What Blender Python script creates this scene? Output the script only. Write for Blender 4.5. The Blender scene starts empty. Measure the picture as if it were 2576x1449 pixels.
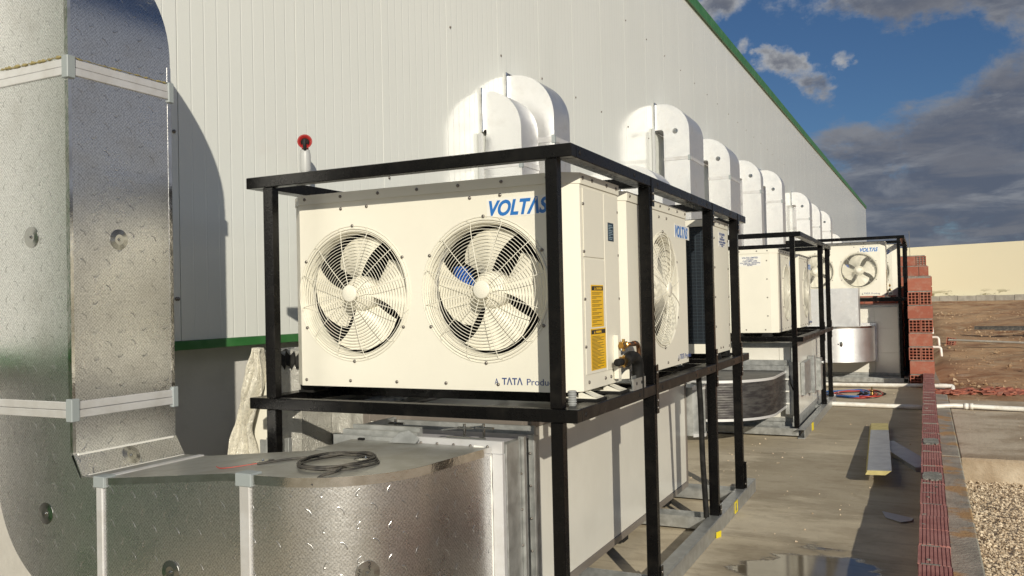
import bpy, bmesh, math, random
import numpy as np
from mathutils import Vector, Matrix

random.seed(7)
rng = np.random.default_rng(7)
SC = bpy.context.scene
COL = SC.collection
R = math.radians

# ------------------------------------------------------------------ camera
YAW, PITCH, ROLL, FPX = 0.454125, 0.0171165, -0.0220226, 2129.47
cy, sy = math.cos(YAW), math.sin(YAW)
f0 = Vector((-sy, cy, 0)); r0 = Vector((cy, sy, 0)); u0 = Vector((0, 0, 1))
fw = f0 * math.cos(PITCH) + u0 * math.sin(PITCH)
up = -f0 * math.sin(PITCH) + u0 * math.cos(PITCH)
rt = r0 * math.cos(ROLL) + up * math.sin(ROLL)
up = -r0 * math.sin(ROLL) + up * math.cos(ROLL)
cam = bpy.data.cameras.new('camera'); camo = bpy.data.objects.new('camera', cam); COL.objects.link(camo)
mw = Matrix.Identity(4)
for i in range(3):
    mw[i][0], mw[i][1], mw[i][2] = rt[i], up[i], -fw[i]
mw.translation = Vector((0, 0, 1.6))
camo.matrix_world = mw
cam.sensor_width = 36; cam.lens = 36 * FPX / 2576
cam.clip_start = 0.05; cam.clip_end = 2000
SC.camera = camo

# ------------------------------------------------------------------ light
SUN_EL = R(20.5)
SUN_AZ = math.atan2(0.57, -0.82)          # clockwise from +Y, where the sun stands
sl = bpy.data.lights.new('sun', 'SUN'); so = bpy.data.objects.new('sun', sl); COL.objects.link(so)
sl.energy = 4.05; sl.angle = R(0.5); sl.color = (1.0, 0.925, 0.77)
sd = Vector((-math.sin(SUN_AZ) * math.cos(SUN_EL), -math.cos(SUN_AZ) * math.cos(SUN_EL), -math.sin(SUN_EL)))
so.rotation_euler = sd.to_track_quat('-Z', 'Y').to_euler()
so.location = (8, -8, 12)
SC.view_settings.view_transform = 'Standard'
try: SC.view_settings.look = 'None'
except Exception: pass
SC.view_settings.exposure = 0.0; SC.view_settings.gamma = 1.0
SC.cycles.use_denoising = True
SC.cycles.max_bounces = 8
SC.cycles.sample_clamp_indirect = 6.0


class NT:
    """tiny node-building helper"""
    def __init__(self, tree): self.t = tree; self.n = tree.nodes; self.l = tree.links
    def new(self, typ, **kw):
        nd = self.n.new(typ)
        for k, v in kw.items():
            if k.startswith('_'): setattr(nd, k[1:], v)
        return nd
    def put(self, nd, key, val):
        s = nd.inputs[key]
        if isinstance(val, bpy.types.NodeSocket): self.l.new(val, s)
        else: s.default_value = val
    def m(self, op, a, b=None, c=None, clamp=False):
        nd = self.n.new('ShaderNodeMath'); nd.operation = op; nd.use_clamp = clamp
        for i, x in enumerate((a, b, c)):
            if x is not None: self.put(nd, i, x)
        return nd.outputs[0]
    def ss(self, x, lo, hi):
        nd = self.n.new('ShaderNodeMapRange'); nd.interpolation_type = 'SMOOTHSTEP'
        self.put(nd, 'Value', x); self.put(nd, 'From Min', lo); self.put(nd, 'From Max', hi)
        return nd.outputs[0]
    def rng(self, x, lo, hi, a, b):
        nd = self.n.new('ShaderNodeMapRange')
        for k, v in (('Value', x), ('From Min', lo), ('From Max', hi), ('To Min', a), ('To Max', b)): self.put(nd, k, v)
        return nd.outputs[0]
    def noise(self, vec, scale, detail=3, rough=0.5, dist=0.0):
        nd = self.n.new('ShaderNodeTexNoise'); self.put(nd, 'Vector', vec)
        nd.inputs['Scale'].default_value = scale; nd.inputs['Detail'].default_value = detail
        nd.inputs['Roughness'].default_value = rough; nd.inputs['Distortion'].default_value = dist
        return nd.outputs[0]
    def mix(self, f, a, b):
        nd = self.n.new('ShaderNodeMix'); nd.data_type = 'RGBA'
        self.put(nd, 0, f)
        for k, v in ((6, a), (7, b)):
            if isinstance(v, tuple) and len(v) == 3: v = v + (1,)
            self.put(nd, k, v)
        return nd.outputs[2]
    def sep(self, v):
        nd = self.n.new('ShaderNodeSeparateXYZ'); self.put(nd, 0, v); return nd.outputs
    def comb(self, x, y, z):
        nd = self.n.new('ShaderNodeCombineXYZ')
        for i, k in enumerate((x, y, z)): self.put(nd, i, k)
        return nd.outputs[0]
    def scale(self, v, s):
        nd = self.n.new('ShaderNodeVectorMath'); nd.operation = 'MULTIPLY'; self.put(nd, 0, v); nd.inputs[1].default_value = s
        return nd.outputs[0]
    def bump(self, h, dist, strength=1.0, normal=None):
        nd = self.n.new('ShaderNodeBump'); self.put(nd, 'Height', h)
        nd.inputs['Distance'].default_value = dist; nd.inputs['Strength'].default_value = strength
        if normal is not None: self.put(nd, 'Normal', normal)
        return nd.outputs[0]
    def pos(self): return self.n.new('ShaderNodeNewGeometry').outputs['Position']
    def obj(self): return self.n.new('ShaderNodeTexCoord').outputs['Object']
    def uv(self): return self.n.new('ShaderNodeTexCoord').outputs['UV']


# ------------------------------------------------------------------ sky
w = bpy.data.worlds.new('World'); SC.world = w; w.use_nodes = True
T = NT(w.node_tree); T.n.clear()
sky = T.n.new('ShaderNodeTexSky'); sky.sky_type = 'NISHITA'; sky.sun_disc = False
sky.sun_elevation = SUN_EL; sky.sun_rotation = SUN_AZ
sky.air_density = 1.0; sky.dust_density = 0.3; sky.ozone_density = 2.5
SKY_STRENGTH = 0.05
d = T.n.new('ShaderNodeTexCoord').outputs['Generated']
dx, dy, dz = T.sep(d)
zz = T.m('ADD', T.m('MAXIMUM', dz, 0.0), 0.10)
p = T.comb(T.m('DIVIDE', dx, zz), T.m('DIVIDE', dy, zz), 0.0)
dyp = T.m('MAXIMUM', dy, 0.05)
u = T.m('DIVIDE', dx, dyp); v = T.m('DIVIDE', dz, dyp)
def fbm(dv):
    a_, b_, c_ = T.sep(dv); z_ = T.m('ADD', T.m('MAXIMUM', c_, 0.0), 0.10)
    pp = T.comb(T.m('DIVIDE', a_, z_), T.m('DIVIDE', b_, z_), 0.0)
    m1 = T.noise(T.scale(dv, (1, 1, 1.7)), 10, 12, 0.62, 0.25); m2 = T.noise(pp, 1.9, 8, 0.6, 0.4)
    m3 = T.noise(T.scale(dv, (1, 1, 1.5)), 34, 6, 0.65, 0.2)
    q = T.m('ADD', T.m('ADD', T.m('MULTIPLY', m1, 0.50), T.m('MULTIPLY', m2, 0.30)), T.m('MULTIPLY', m3, 0.20))
    return T.m('ADD', 0.5, T.m('MULTIPLY', T.m('SUBTRACT', q, 0.5), 2.0)), m2
def shift(v_, o):
    nd = T.n.new('ShaderNodeVectorMath'); nd.operation = 'ADD'; T.put(nd, 0, v_); nd.inputs[1].default_value = o
    return nd.outputs[0]
nn, n2 = fbm(d); nup, _ = fbm(shift(d, (0.006, 0, 0.016)))
n3 = T.noise(T.scale(d, (1.0, 1.0, 4.0)), 8, 7, 0.62, 0.5)
# a bank under a rising edge, one long cloud higher up, two loose puffs
vb = T.m('ADD', 0.206, T.m('ADD', T.m('MULTIPLY', u, 0.42), T.m('MULTIPLY', T.m('MULTIPLY', u, u), 0.9)))
bank = T.rng(T.m('SUBTRACT', vb, v), -0.035, 0.045, -0.20, 0.42)
wnz = T.n.new('ShaderNodeTexNoise'); T.put(wnz, 'Vector', d); wnz.inputs['Scale'].default_value = 26; wnz.inputs['Detail'].default_value = 5; wnz.inputs['Roughness'].default_value = 0.6
wx_, wy_, wz_ = T.sep(wnz.outputs['Color'])
def gauss(cu, cv, su, sv, tilt, amp):
    du = T.m('ADD', T.m('SUBTRACT', u, cu), T.m('MULTIPLY', T.m('SUBTRACT', wx_, 0.5), 0.075))
    dv = T.m('SUBTRACT', T.m('ADD', T.m('SUBTRACT', v, cv), T.m('MULTIPLY', T.m('SUBTRACT', wy_, 0.5), 0.055)), T.m('MULTIPLY', du, tilt))
    a = T.m('ADD', T.m('POWER', T.m('ABSOLUTE', T.m('DIVIDE', du, su)), 2.0), T.m('POWER', T.m('ABSOLUTE', T.m('DIVIDE', dv, sv)), 2.0))
    return T.m('MULTIPLY', T.m('EXPONENT', T.m('MULTIPLY', a, -1.0)), amp)
cov = bank
for g in (gauss(-0.01, 0.318, 0.13, 0.030, -0.06, 0.62), gauss(0.09, 0.295, 0.07, 0.035, -0.5, 0.60), gauss(-0.135, 0.268, 0.026, 0.022, -0.4, 0.62),
          gauss(-0.105, 0.236, 0.03, 0.02, -0.5, 0.5), gauss(-0.078, 0.257, 0.014, 0.012, 0, 0.45), gauss(-0.185, 0.29, 0.02, 0.013, 0, 0.42),
          gauss(-0.155, 0.285, 0.014, 0.011, 0, 0.48), gauss(-0.215, 0.345, 0.04, 0.02, 0, 0.62)):
    cov = T.m('MAXIMUM', cov, T.m('SUBTRACT', g, 0.20))
front = T.ss(dy, 0.2, 0.5)
cov = T.m('ADD', T.m('MULTIPLY', cov, front), T.m('MULTIPLY', T.m('SUBTRACT', 1.0, front), T.rng(dx, 0.1, 0.6, -0.06, 0.12)))
cv = T.m('MULTIPLY', cov, 0.95)
dens = T.m('ADD', nn, cv); dup = T.m('ADD', nup, cv)
mask = T.ss(dens, 0.48, 0.80)
puff = T.m('MULTIPLY', T.ss(v, 0.20, 0.25), T.ss(T.m('MULTIPLY', u, -1.0), 0.02, 0.08))
top = T.m('SUBTRACT', 1.0, T.ss(dup, 0.50, 0.95))
hi = T.ss(n3, 0.46, 0.72)
lit = T.m('MAXIMUM', T.m('MULTIPLY', top, T.rng(puff, 0, 1, 0.38, 1.0)), T.m('MULTIPLY', hi, 0.42))
ccol = T.mix(lit, (0.098, 0.116, 0.160), (0.43, 0.435, 0.44))
ccol = T.mix(T.m('MULTIPLY', T.ss(n2, 0.45, 0.65), T.m('MULTIPLY', T.m('SUBTRACT', 1.0, lit), 0.55)), ccol, (0.19, 0.19, 0.205))
ccol = T.mix(T.m('MULTIPLY', T.ss(dx, 0.25, 0.8), 0.5), ccol, (0.40, 0.41, 0.43))  # clouds right of view brightened so the foreground duct reflects a lighter sky
skc = T.n.new('ShaderNodeVectorMath'); skc.operation = 'SCALE'; T.put(skc, 0, sky.outputs[0]); skc.inputs['Scale'].default_value = SKY_STRENGTH
tint = T.n.new('ShaderNodeMix'); tint.data_type = 'RGBA'; tint.blend_type = 'MULTIPLY'
tint.inputs[0].default_value = 1.0; T.put(tint, 6, skc.outputs[0]); tint.inputs[7].default_value = (0.60, 0.80, 1.05, 1)
# rough haze of lower sky keeps cloud colour above the horizon only
col = T.mix(T.m('MULTIPLY', mask, 0.96), tint.outputs[2], ccol)
bg = T.n.new('ShaderNodeBackground'); T.put(bg, 0, col); bg.inputs[1].default_value = 1.0
wo = T.n.new('ShaderNodeOutputWorld'); T.l.new(bg.outputs[0], wo.inputs[0])


# ------------------------------------------------------------------ materials
def mat(name, color=(0.5, 0.5, 0.5), rough=0.5, metal=0.0, spec=0.5, fn=None, coat=0.0):
    m = bpy.data.materials.new(name); m.use_nodes = True
    t = NT(m.node_tree); b = t.n['Principled BSDF']
    b.inputs['Base Color'].default_value = tuple(color) + (1,)
    b.inputs['Roughness'].default_value = rough; b.inputs['Metallic'].default_value = metal
    b.inputs['Specular IOR Level'].default_value = spec
    if coat: b.inputs['Coat Weight'].default_value = coat; b.inputs['Coat Roughness'].default_value = 0.1
    if fn: fn(t, b)
    return m

def wear(c1, c2, scale=4.0, lo=0.4, hi=0.65, r1=None, r2=None, bump=None, bscale=80, coord='pos', stretch=(1, 1, 1)):
    """two-tone noise on base colour (+ roughness, + fine bump)"""
    def fn(t, b):
        P = t.scale(t.pos() if coord == 'pos' else t.obj(), stretch)
        n = t.noise(P, scale, 6, 0.62)
        t.put(b, 'Base Color', t.mix(t.ss(n, lo, hi), c1, c2))
        if r1 is not None: t.put(b, 'Roughness', t.rng(n, 0.3, 0.7, r1, r2))
        if bump: t.put(b, 'Normal', t.bump(t.noise(P, bscale, 4, 0.6), bump, 1.0))
    return fn

def foil_fn(base, fine=0.0009, cmark=0.0022, r=0.40, grain=165, dark=0.5, pitch=0.016, cdark=0.6):
    def fn(t, b):
        uvv = t.uv(); ux, uy, _ = t.sep(uvv)
        jn = t.noise(uvv, 60, 2, 0.6)
        gx_ = t.m('SINE', t.m('ADD', t.m('MULTIPLY', ux, 2 * math.pi / pitch), t.m('MULTIPLY', jn, 3.0)))
        gy_ = t.m('SINE', t.m('ADD', t.m('MULTIPLY', uy, 2 * math.pi / pitch), t.m('MULTIPLY', jn, 4.0)))
        weave = t.m('ADD', 0.5, t.m('MULTIPLY', t.m('MULTIPLY', gx_, gy_), 0.5))
        f = t.m('ADD', t.m('MULTIPLY', t.noise(uvv, grain, 3, 0.75), 0.62), t.m('ADD', t.m('MULTIPLY', t.noise(uvv, 85, 2, 0.6), 0.26), t.m('MULTIPLY', weave, 0.12)))
        f2 = t.noise(uvv, 30, 3, 0.55)
        # staggered little crescents pressed into the sheet, turned every other row
        SX, SY = 0.122, 0.063
        row = t.m('FLOOR', t.m('DIVIDE', uy, SY)); par = t.m('MODULO', t.m('ABSOLUTE', row), 2.0)
        a = t.m('ADD', t.m('DIVIDE', ux, SX), t.m('MULTIPLY', par, 0.5))
        wn = t.n.new('ShaderNodeTexWhiteNoise'); wn.noise_dimensions = '2D'
        t.put(wn, 'Vector', t.comb(t.m('FLOOR', a), row, 0.0))
        jx, jy, jz = t.sep(wn.outputs['Color'])
        px = t.m('MULTIPLY', t.m('ADD', t.m('SUBTRACT', t.m('FRACT', a), 0.5), t.m('MULTIPLY', t.m('SUBTRACT', jx, 0.5), 0.10)), SX)
        py = t.m('MULTIPLY', t.m('ADD', t.m('SUBTRACT', t.m('FRACT', t.m('DIVIDE', uy, SY)), 0.5), t.m('MULTIPLY', t.m('SUBTRACT', jy, 0.5), 0.2)), SY)
        sgn = t.m('SUBTRACT', t.m('MULTIPLY', par, 2.0), 1.0)
        qx = t.m('MULTIPLY', t.m('ADD', px, t.m('MULTIPLY', py, t.m('MULTIPLY', sgn, 0.6))), 1.5)
        rr = t.m('SQRT', t.m('ADD', t.m('MULTIPLY', qx, qx), t.m('MULTIPLY', py, py)))
        ring = t.m('SUBTRACT', 1.0, t.ss(t.m('ABSOLUTE', t.m('SUBTRACT', rr, 0.0125)), 0.0010, 0.0038))
        half = t.ss(t.m('MULTIPLY', t.m('ADD', qx, t.m('MULTIPLY', py, 0.5)), sgn), -0.002, 0.004)
        c = t.m('MULTIPLY', t.m('MULTIPLY', ring, half), t.rng(jz, 0.0, 1.0, 0.55, 1.0))
        nrm = t.bump(f2, 0.003, 0.3)
        nrm = t.bump(f, fine, 1.0, nrm)
        nrm = t.bump(c, cmark, 0.8, nrm)
        t.put(b, 'Normal', nrm)
        dirt = t.noise(uvv, 5, 5, 0.6)
        lo = tuple(x * dark for x in base)
        cc = t.mix(t.ss(f, 0.36, 0.62), lo, base)  # low spots of the grain coloured darker to strengthen the glitter
        cc = t.mix(t.m('MULTIPLY', c, cdark), cc, tuple(x * 0.30 for x in base))  # crescents darkened in the colour too, standing in for dark reflections
        cc = t.mix(t.m('MULTIPLY', t.ss(dirt, 0.5, 0.75), 0.2), cc, (0.36, 0.33, 0.28))
        t.put(b, 'Base Color', cc)
        t.put(b, 'Roughness', t.rng(dirt, 0.3, 0.7, r, r + 0.10))
    return fn

CREAM = (0.80, 0.775, 0.675)
M = {}
M['foil'] = mat('embossed_foil', rough=0.33, metal=1.0, fn=foil_fn((0.90, 0.90, 0.905), fine=0.0008, cmark=0.0012, r=0.24, dark=0.55, grain=190))
M['foil_white'] = mat('sunlit_foil', rough=0.4, metal=1.0, fn=foil_fn((0.92, 0.92, 0.92), grain=120, fine=0.0004, cmark=0.002, r=0.44, dark=0.88, pitch=0.03, cdark=0.25))
def rib_fn(t, b):
    P = t.pos(); x, y, z = t.sep(P)
    n = t.noise(t.scale(P, (1, 1, 4)), 7, 5, 0.6)
    rib = t.m('SINE', t.m('ADD', t.m('MULTIPLY', z, 2 * math.pi / 0.026), t.m('MULTIPLY', n, 2.0)))
    t.put(b, 'Normal', t.bump(t.m('ADD', t.m('MULTIPLY', rib, 0.30), t.m('MULTIPLY', t.noise(P, 40, 3), 0.9)), 0.0014, 0.8))
    t.put(b, 'Base Color', t.mix(t.ss(n, 0.35, 0.65), (0.055, 0.05, 0.052), (0.12, 0.115, 0.11)))
M['foil_dark'] = mat('foil_dark_reflections', rough=0.42, metal=0.6, fn=rib_fn)  # dark reflections of bare foil put into the base colour
M['foil_edge'] = mat('foil_tape', (0.72, 0.71, 0.70), 0.12, 1.0, fn=wear((0.75, 0.74, 0.73), (0.6, 0.58, 0.55), 12, bump=0.0006, bscale=60))
M['bright_tape'] = mat('bright_tape', (0.82, 0.82, 0.82), 0.35, 0.5)
M['dusty_foil'] = mat('dusty_foil', rough=0.5, metal=0.55, fn=wear((0.40, 0.40, 0.375), (0.33, 0.32, 0.285), 7, r1=0.35, r2=0.5, bump=0.0004, bscale=90))
M['strip'] = mat('aluminium_strip', (0.66, 0.66, 0.67), 0.42, 0.35, fn=wear((0.66, 0.66, 0.67), (0.58, 0.57, 0.56), 6, bump=0.0005, bscale=200))
M['clip'] = mat('grey_clip', (0.30, 0.335, 0.345), 0.5)
M['washer'] = mat('steel_washer', (0.42, 0.42, 0.41), 0.16, 1.0)
M['glue'] = mat('yellow_glue', (0.30, 0.25, 0.11), 0.6)
M['cream'] = mat('cream_paint', CREAM, 0.33, 0, 0.5, fn=wear(CREAM, tuple(x * 0.965 for x in CREAM), 3.0, 0.4, 0.7, 0.30, 0.40, bump=0.0004, bscale=300, coord='obj'))
M['blade'] = mat('fan_blade_plastic', (0.80, 0.77, 0.66), 0.45)
M['inside'] = mat('dark_inside_shade', (0.012, 0.011, 0.011), 0.7)  # near black in place of the shade inside cabinets, holes and pipe mouth
def coil_fn(t, b):
    P = t.obj(); x, y, z = t.sep(P)
    h = t.m('PINGPONG', z, 0.0125)
    gx = t.m('PINGPONG', x, 0.02)
    g = t.m('MAXIMUM', t.m('SUBTRACT', 1.0, t.ss(h, 0.001, 0.003)), t.m('SUBTRACT', 1.0, t.ss(gx, 0.001, 0.003)))
    t.put(b, 'Base Color', t.mix(g, (0.006, 0.011, 0.018), (0.03, 0.045, 0.06)))
    t.put(b, 'Normal', t.bump(g, 0.004, 1.0))
M['coil'] = mat('coil_fins', rough=0.5, fn=coil_fn)
M['black'] = mat('black_paint', (0.004, 0.004, 0.004), 0.25, 0, 0.22, fn=wear((0.0035, 0.0033, 0.0035), (0.010, 0.009, 0.008), 9, 0.5, 0.75, 0.18, 0.36, bump=0.0006, bscale=120))
M['deckblack'] = mat('dusty_black_paint', rough=0.4, spec=0.3, fn=wear((0.007, 0.006, 0.006), (0.05, 0.042, 0.032), 7, 0.5, 0.75, 0.25, 0.55, bump=0.0006, bscale=120))
M['galv'] = mat('galvanised_steel', rough=0.4, metal=0.75, fn=wear((0.42, 0.43, 0.42), (0.54, 0.55, 0.54), 16, 0.35, 0.65, 0.34, 0.5, bump=0.0006, bscale=90))
M['galv_dull'] = mat('dull_galvanised', rough=0.5, metal=0.5, fn=wear((0.34, 0.35, 0.34), (0.46, 0.47, 0.46), 14, 0.35, 0.65, 0.4, 0.6, bump=0.0008, bscale=70))
M['ahu'] = mat('panel_paint', (0.74, 0.72, 0.655), 0.22, 0, 0.5, fn=wear((0.74, 0.72, 0.655), (0.70, 0.68, 0.615), 2.0, bump=0.0012, bscale=4))
M['ahuframe'] = mat('aluminium_profile', (0.24, 0.21, 0.185), 0.4, 0.3)
M['rubber'] = mat('rubber', (0.01, 0.01, 0.01), 0.7, spec=0.2, fn=wear((0.009, 0.009, 0.009), (0.022, 0.021, 0.02), 20))
M['copper'] = mat('copper', (0.36, 0.19, 0.10), 0.35, 1.0, fn=wear((0.40, 0.21, 0.11), (0.16, 0.09, 0.05), 18, 0.4, 0.65))
M['brass'] = mat('brass', (0.60, 0.38, 0.12), 0.28, 1.0, fn=wear((0.62, 0.40, 0.13), (0.30, 0.19, 0.08), 25, 0.45, 0.7))
M['screw'] = mat('screw_steel', (0.22, 0.20, 0.18), 0.35, 0.8)
M['blue'] = mat('blue_print', (0.02, 0.16, 0.50), 0.4)
M['darkblue'] = mat('dark_print', (0.03, 0.06, 0.20), 0.4)
M['ink'] = mat('black_print', (0.025, 0.022, 0.02), 0.5)
M['sticker'] = mat('clear_sticker', (0.80, 0.79, 0.74), 0.3)
M['yellow'] = mat('yellow_label', (0.82, 0.49, 0.012), 0.38)
M['plate'] = mat('nameplate', (0.02, 0.05, 0.085), 0.35, 0.3)
M['plateink'] = mat('plate_print', (0.30, 0.42, 0.5), 0.4)
M['bluecap'] = mat('blue_plastic', (0.015, 0.09, 0.40), 0.4)
M['lime'] = mat('lime_sticker', (0.55, 0.65, 0.05), 0.5)
M['red'] = mat('red_plastic', (0.33, 0.02, 0.018), 0.4)
M['pvcgrey'] = mat('grey_pipe', (0.46, 0.47, 0.47), 0.4)
M['pvc'] = mat('white_pvc', (0.78, 0.77, 0.72), 0.35, fn=wear((0.78, 0.77, 0.72), (0.66, 0.62, 0.54), 8))
M['green'] = mat('green_trim', (0.035, 0.16, 0.04), 0.4, fn=wear((0.03, 0.15, 0.036), (0.055, 0.19, 0.06), 5))
M['reflection_panel'] = mat('dark_green_reflection_panel', (0.075, 0.095, 0.078), 0.5)  # colour of the unseen panel added for the duct's dark reflection
def cladding_fn(t, b):
    P = t.pos(); x, y, z = t.sep(P)
    g = t.m('PINGPONG', t.m('SUBTRACT', y, 3.77), 0.055)
    groove = t.ss(g, 0.002, 0.007)
    n = t.noise(t.scale(P, (1, 1, 0.25)), 1.2, 4, 0.55)
    t.put(b, 'Base Color', t.mix(t.ss(n, 0.35, 0.7), (0.80, 0.82, 0.785), (0.775, 0.795, 0.76)))
    wob = t.noise(t.scale(P, (1, 1, 0.15)), 1.5, 2, 0.5)
    t.put(b, 'Normal', t.bump(groove, 0.0013, 0.9, t.bump(wob, 0.008, 0.25)))
    t.put(b, 'Roughness', 0.14)
M['cladding'] = mat('white_sandwich_panel', (0.74, 0.73, 0.68), 0.2, fn=cladding_fn)
M['gap'] = mat('dark_gap', (0.03, 0.03, 0.03), 0.8)
M['plaster'] = mat('white_plaster', rough=0.85, fn=wear((0.66, 0.65, 0.62), (0.56, 0.55, 0.52), 1.4, bump=0.002, bscale=40))
M['roof'] = mat('roof_sheet', (0.5, 0.5, 0.48), 0.4)

def concrete_fn(t, b):
    P = t.pos(); x, y, z = t.sep(P)
    n = t.noise(P, 1.3, 8, 0.65); nf = t.noise(P, 14, 6, 0.7); ns = t.noise(t.scale(P, (0.5, 3.0, 1)), 2.2, 6, 0.6)
    far = t.ss(t.m('ADD', y, t.m('MULTIPLY', t.noise(P, 2.5, 3), 0.5)), 9.45, 9.6)
    c = t.mix(t.ss(n, 0.3, 0.7), (0.45, 0.38, 0.27), (0.62, 0.545, 0.41))
    c = t.mix(t.m('MULTIPLY', t.ss(ns, 0.45, 0.75), 0.65), c, (0.63, 0.55, 0.40))
    c2 = t.mix(t.ss(n, 0.3, 0.7), (0.46, 0.39, 0.275), (0.57, 0.49, 0.355))
    c = t.mix(far, c, c2)
    c = t.mix(t.m('MULTIPLY', t.ss(nf, 0.5, 0.8), 0.35), c, (0.21, 0.16, 0.10))
    grit = t.noise(P, 55, 4, 0.7)
    c = t.mix(t.m('MULTIPLY', t.ss(grit, 0.60, 0.72), 0.55), c, (0.16, 0.12, 0.075))
    c = t.mix(t.m('MULTIPLY', t.ss(t.noise(P, 38, 4, 0.7, 0.5), 0.64, 0.72), 0.6), c, (0.66, 0.60, 0.48))
    swirl = t.noise(t.scale(P, (0.6, 2.2, 1)), 1.7, 7, 0.62, 1.5)
    c = t.mix(t.m('MULTIPLY', t.ss(swirl, 0.52, 0.62), 0.4), c, (0.35, 0.285, 0.20))
    # damp ground and one shallow puddle between the rack and the low wall
    wn = t.noise(t.scale(P, (1.0, 2.2, 1)), 1.9, 8, 0.65)
    def blob(cx, cy, rx, ry):
        a = t.m('DIVIDE', t.m('SUBTRACT', x, cx), rx); c_ = t.m('DIVIDE', t.m('SUBTRACT', y, cy), ry)
        return t.m('SUBTRACT', 1.0, t.m('SQRT', t.m('ADD', t.m('MULTIPLY', a, a), t.m('MULTIPLY', c_, c_))))
    wob = t.m('MULTIPLY', t.m('SUBTRACT', wn, 0.5), 2.1)
    B = t.m('MAXIMUM', blob(-0.66, 5.0, 0.48, 0.80), blob(-0.25, 4.2, 0.6, 0.9))
    puddle = t.ss(t.m('ADD', B, wob), 0.10, 0.26)
    damp = t.ss(t.m('ADD', t.m('MAXIMUM', B, t.m('MAXIMUM', blob(-0.6, 7.9, 1.0, 1.2), blob(-0.9, 11.8, 0.8, 1.6))), wob), -0.30, 0.10)
    c = t.mix(t.m('MULTIPLY', damp, 0.38), c, (0.14, 0.105, 0.06))
    c = t.mix(t.m('MULTIPLY', puddle, 0.65), c, (0.06, 0.05, 0.036))
    t.put(b, 'Base Color', c)
    t.put(b, 'Roughness', t.mix(puddle, t.rng(nf, 0.3, 0.7, 0.72, 0.9), (0.07, 0.07, 0.07)))
    dry = t.m('SUBTRACT', 1.0, puddle)
    h = t.m('MULTIPLY', t.m('ADD', t.m('MULTIPLY', nf, 0.6), t.m('MULTIPLY', t.noise(P, 90, 3, 0.6), 0.4)), dry)
    t.put(b, 'Normal', t.bump(h, 0.006, 0.8))
M['concrete'] = mat('yard_concrete', rough=0.8, fn=concrete_fn)
M['slab'] = mat('pale_concrete', rough=0.85, fn=wear((0.34, 0.26, 0.175), (0.56, 0.475, 0.36), 1.3, 0.36, 0.62, bump=0.010, bscale=22))
def ledge_fn(t, b):
    P = t.pos(); x, y, z = t.sep(P)
    n = t.noise(P, 3.2, 6, 0.65); n2 = t.noise(P, 2.0, 4, 0.6)
    c = t.mix(t.ss(n, 0.35, 0.65), (0.25, 0.24, 0.20), (0.38, 0.36, 0.30))
    c = t.mix(t.m('MULTIPLY', t.ss(n2, 0.52, 0.62), 0.8), c, (0.42, 0.25, 0.09))
    t.put(b, 'Base Color', c); t.put(b, 'Normal', t.bump(t.noise(P, 35, 5, 0.65), 0.012, 0.9))
M['ledge'] = mat('stained_concrete', rough=0.9, fn=ledge_fn)
def dirt_fn(t, b):
    P = t.pos()
    n = t.noise(P, 0.35, 9, 0.68); n2 = t.noise(t.scale(P, (1, 1.8, 1)), 2.4, 8, 0.7)
    c = t.mix(t.ss(n, 0.36, 0.66), (0.25, 0.115, 0.05), (0.58, 0.365, 0.20))
    c = t.mix(t.ss(n2, 0.46, 0.66), c, (0.50, 0.35, 0.21))
    c = t.mix(t.m('MULTIPLY', t.ss(n2, 0.62, 0.7), 0.6), c, (0.68, 0.58, 0.45))
    t.put(b, 'Base Color', c)
    t.put(b, 'Normal', t.bump(t.m('ADD', n2, t.m('MULTIPLY', t.noise(P, 9, 6, 0.7), 0.5)), 0.075, 1.0))
M['dirt'] = mat('bare_earth', rough=0.95, fn=dirt_fn)
def stone_fn(t, b):
    oi = t.n.new('ShaderNodeNewGeometry').outputs['Random Per Island']
    c = t.mix(oi, (0.40, 0.30, 0.20), (0.80, 0.68, 0.51))
    t.put(b, 'Base Color', c); t.put(b, 'Normal', t.bump(t.noise(t.pos(), 120, 3), 0.003, 0.7))
M['stone'] = mat('crushed_stone', rough=0.9, fn=stone_fn)
def brick_fn(t, b):
    P = t.pos(); oi = t.n.new('ShaderNodeNewGeometry').outputs['Random Per Island']
    n = t.noise(P, 9, 6, 0.65)
    c = t.mix(oi, (0.30, 0.088, 0.055), (0.40, 0.14, 0.09))
    c = t.mix(t.m('MULTIPLY', t.ss(n, 0.45, 0.7), 0.55), c, (0.40, 0.23, 0.17))
    t.put(b, 'Base Color', c); t.put(b, 'Normal', t.bump(n, 0.004, 0.6))
M['clod'] = mat('dry_clod', rough=0.95, fn=wear((0.34, 0.22, 0.125), (0.52, 0.39, 0.26), 1.5))
M['brick'] = mat('terracotta', rough=0.85, fn=brick_fn)
M['brickwet'] = mat('weathered_terracotta', rough=0.8, fn=wear((0.33, 0.125, 0.11), (0.44, 0.20, 0.175), 6, 0.35, 0.7, bump=0.004, bscale=50))
M['mortar'] = mat('mortar', rough=0.95, fn=wear((0.19, 0.185, 0.165), (0.29, 0.28, 0.25), 12, bump=0.01, bscale=60))
def farwall_fn(t, b):
    P = t.pos(); x, y, z = t.sep(P)
    n = t.noise(t.scale(P, (0.3, 0.3, 1)), 2.3, 7, 0.7)
    m_ = t.m('MULTIPLY', t.ss(n, 0.50, 0.56), t.m('SUBTRACT', 1.0, t.ss(z, 1.45, 1.9)))
    t.put(b, 'Base Color', t.mix(m_, (0.80, 0.745, 0.555), (0.22, 0.19, 0.09)))
M['farwall'] = mat('cream_render', rough=0.9, fn=farwall_fn)
M['kerb'] = mat('grey_block', rough=0.9, fn=wear((0.34, 0.32, 0.28), (0.44, 0.42, 0.37), 3))
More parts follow.
